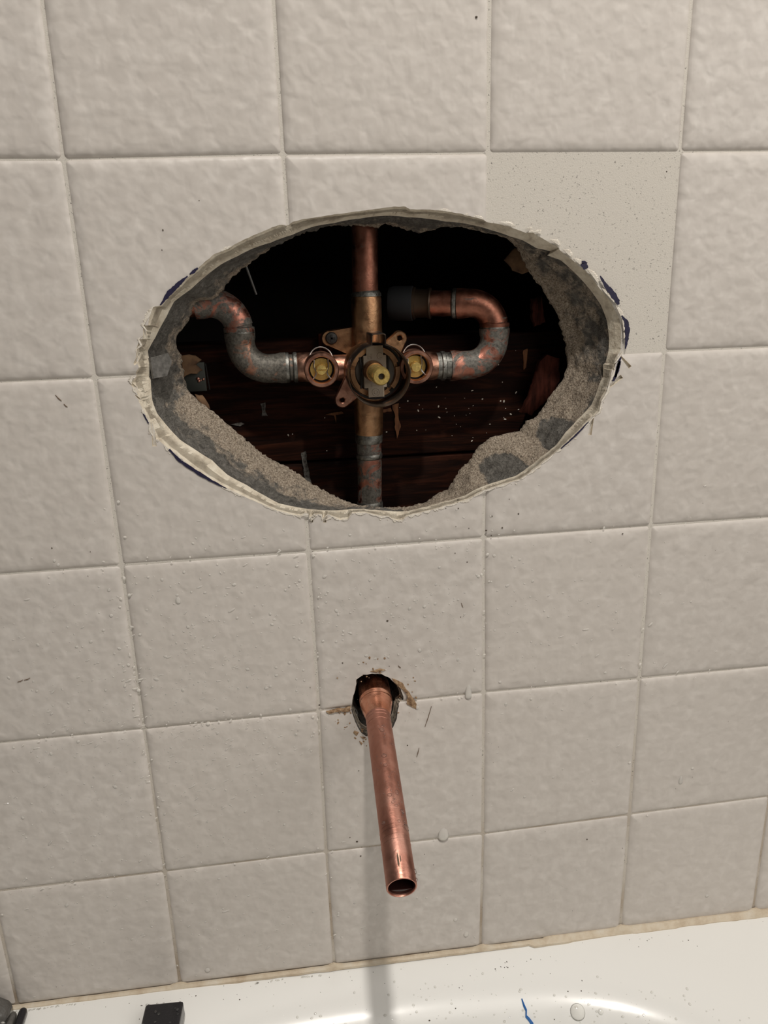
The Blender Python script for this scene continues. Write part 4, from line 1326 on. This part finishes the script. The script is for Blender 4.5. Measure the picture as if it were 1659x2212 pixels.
# black tool end (wet, beaded) near the lower left
zt0 = TUBZ(-0.01)
tl_ = thing('black_tool', (-0.005, -0.030, zt0), 'wet black plastic tool lying on the tub ledge left of centre', 'tool')
u2 = Vector((0.0255, -0.0008)).normalized(); n2 = Vector((u2.y, -u2.x))
bm = bmesh.new()
v, f = bevel_box((-0.0150, -0.075, 0.0), (0.0105, 0.0, 0.012), 0.0018)
R2 = Matrix.Rotation(math.radians(-3), 4, 'Z')
v = [R2 @ q + Vector((-0.0040, -0.0215, zt0 + 0.0002)) for q in v]
mesh('tool_body', v, f, black_m, tl_, 40)
b = MB()
random.seed(4)
for i in range(26):
    xx = random.uniform(-0.0145, 0.010); side = random.random()
    if side < .6: p = Vector((xx, 0.0, random.uniform(0.002, 0.011))); n_ = Vector((0, 1, 0.6))
    else: p = Vector((xx, random.uniform(-0.02, -0.002), 0.012)); n_ = Vector((0, 0, 1))
    p = R2 @ p + Vector((-0.0040, -0.0215, zt0 + 0.0002))
    r = random.uniform(0.0005, 0.0012)
    b.add(*blob(p, n_, r, r * .7, 8))
tag(b.out('water_bead', water_c, tl_, None), kind='stuff')

# plier handles at the far lower left
zt1 = TUBZ(-0.1)
ph = thing('pliers', (-0.1005, -0.012, zt1), 'two black rounded handle tips in the lower left corner of the tub', 'pliers')
v, f = tube([(-0.1035, -0.0045, zt1 + .0032), (-0.1035, -0.0048, zt1 + .0032), (-0.1034, -0.0060, zt1 + .0032), (-0.1033, -0.008, zt1 + .0032), (-0.1025, -0.06, zt1 + .0032)], [0.0004, 0.0015, 0.0025, 0.0028, 0.0030], 20)
mesh('handle', v, f, black_m, ph)
v, f = tube([(-0.1095, -0.0062, zt1 + .0029), (-0.1095, -0.0065, zt1 + .0029), (-0.1094, -0.0077, zt1 + .0029), (-0.1093, -0.010, zt1 + .0029), (-0.1088, -0.06, zt1 + .0029)], [0.0004, 0.0014, 0.0022, 0.0025, 0.0027], 20)
tag(mesh('handle', v, f, greyp, ph), 'dull grey handle')

# dark grey wet pad leaning into the corner
b = MB()
prof = [(-0.165, -0.505), (-0.135, -0.514), (-0.1205, -0.5215), (-0.1130, -0.5275), (-0.1105, -0.5315), (-0.1130, -0.5355), (-0.1165, -0.5370), (-0.165, -0.5363)]
pr = dense(prof, 0.0012, 0.0004)
n = len(pr)
v = []
for y, s in ((-0.0012, 0.90), (-0.0022, 0.97), (-0.0050, 1.0), (-0.0110, 1.0), (-0.0140, 0.96), (-0.0150, 0.88)):
    for x, z in pr:
        v.append(Vector((-0.14 + (x + 0.14) * s, y + 0.0004 * noise.noise(Vector((x * 300, y * 300, z * 300))), -0.5368 + (z + 0.5368) * s + 0.0004)))
f = grid_faces(n, 6) + [tuple(range(n)), tuple(5 * n + k for k in reversed(range(n)))]
pad = mesh('grey_pad', v, f, greyp, None, 50, at=(-0.14, -0.008, -0.537))
tag(pad, 'dark grey wet pad in the lower left corner against the wall', 'pad')
b = MB()
random.seed(8)
for i in range(46):
    x = random.uniform(-0.150, -0.1135); z = random.uniform(-0.536, -0.518)
    lim = -0.5215 - max(0, (x + .1205)) * 0.9
    if z > lim - .001: continue
    r = random.uniform(0.0004, 0.0010)
    b.add(*blob((x, -0.0149, z), (0, -1, 0), r, r * .7, 8, random.uniform(1.2, 2.4), -0.35))
tag(b.out('pad_beads', water, pad, None), kind='stuff')

# tile dust and chips along the lower lip of the oval
b = MB()
random.seed(13)
for i in range(170):
    k = random.randrange(len(OUT))
    x, z = OUT[k]
    x2, z2 = OUT[(k + 1) % len(OUT)]
    t = random.random()
    x, z = x + (x2 - x) * t, z + (z2 - z) * t
    d = Vector((x - CEN.x, z - CEN.y)).normalized()
    if d.y > -0.15: continue
    o_ = abs(random.gauss(0, 0.0012)) + 0.0001
    r = random.uniform(0.00015, 0.00055)
    b.add(*blob((x + d.x * o_, -0.0001, z + d.y * o_), (0, -1, 0), r, r * .5, 5, random.uniform(.6, 1.8), random.random() * 3))
tag(b.out('tile_dust', dust_m, None, None), 'pale tile dust and chips along the rim of the oval hole', 'dust', kind='stuff')
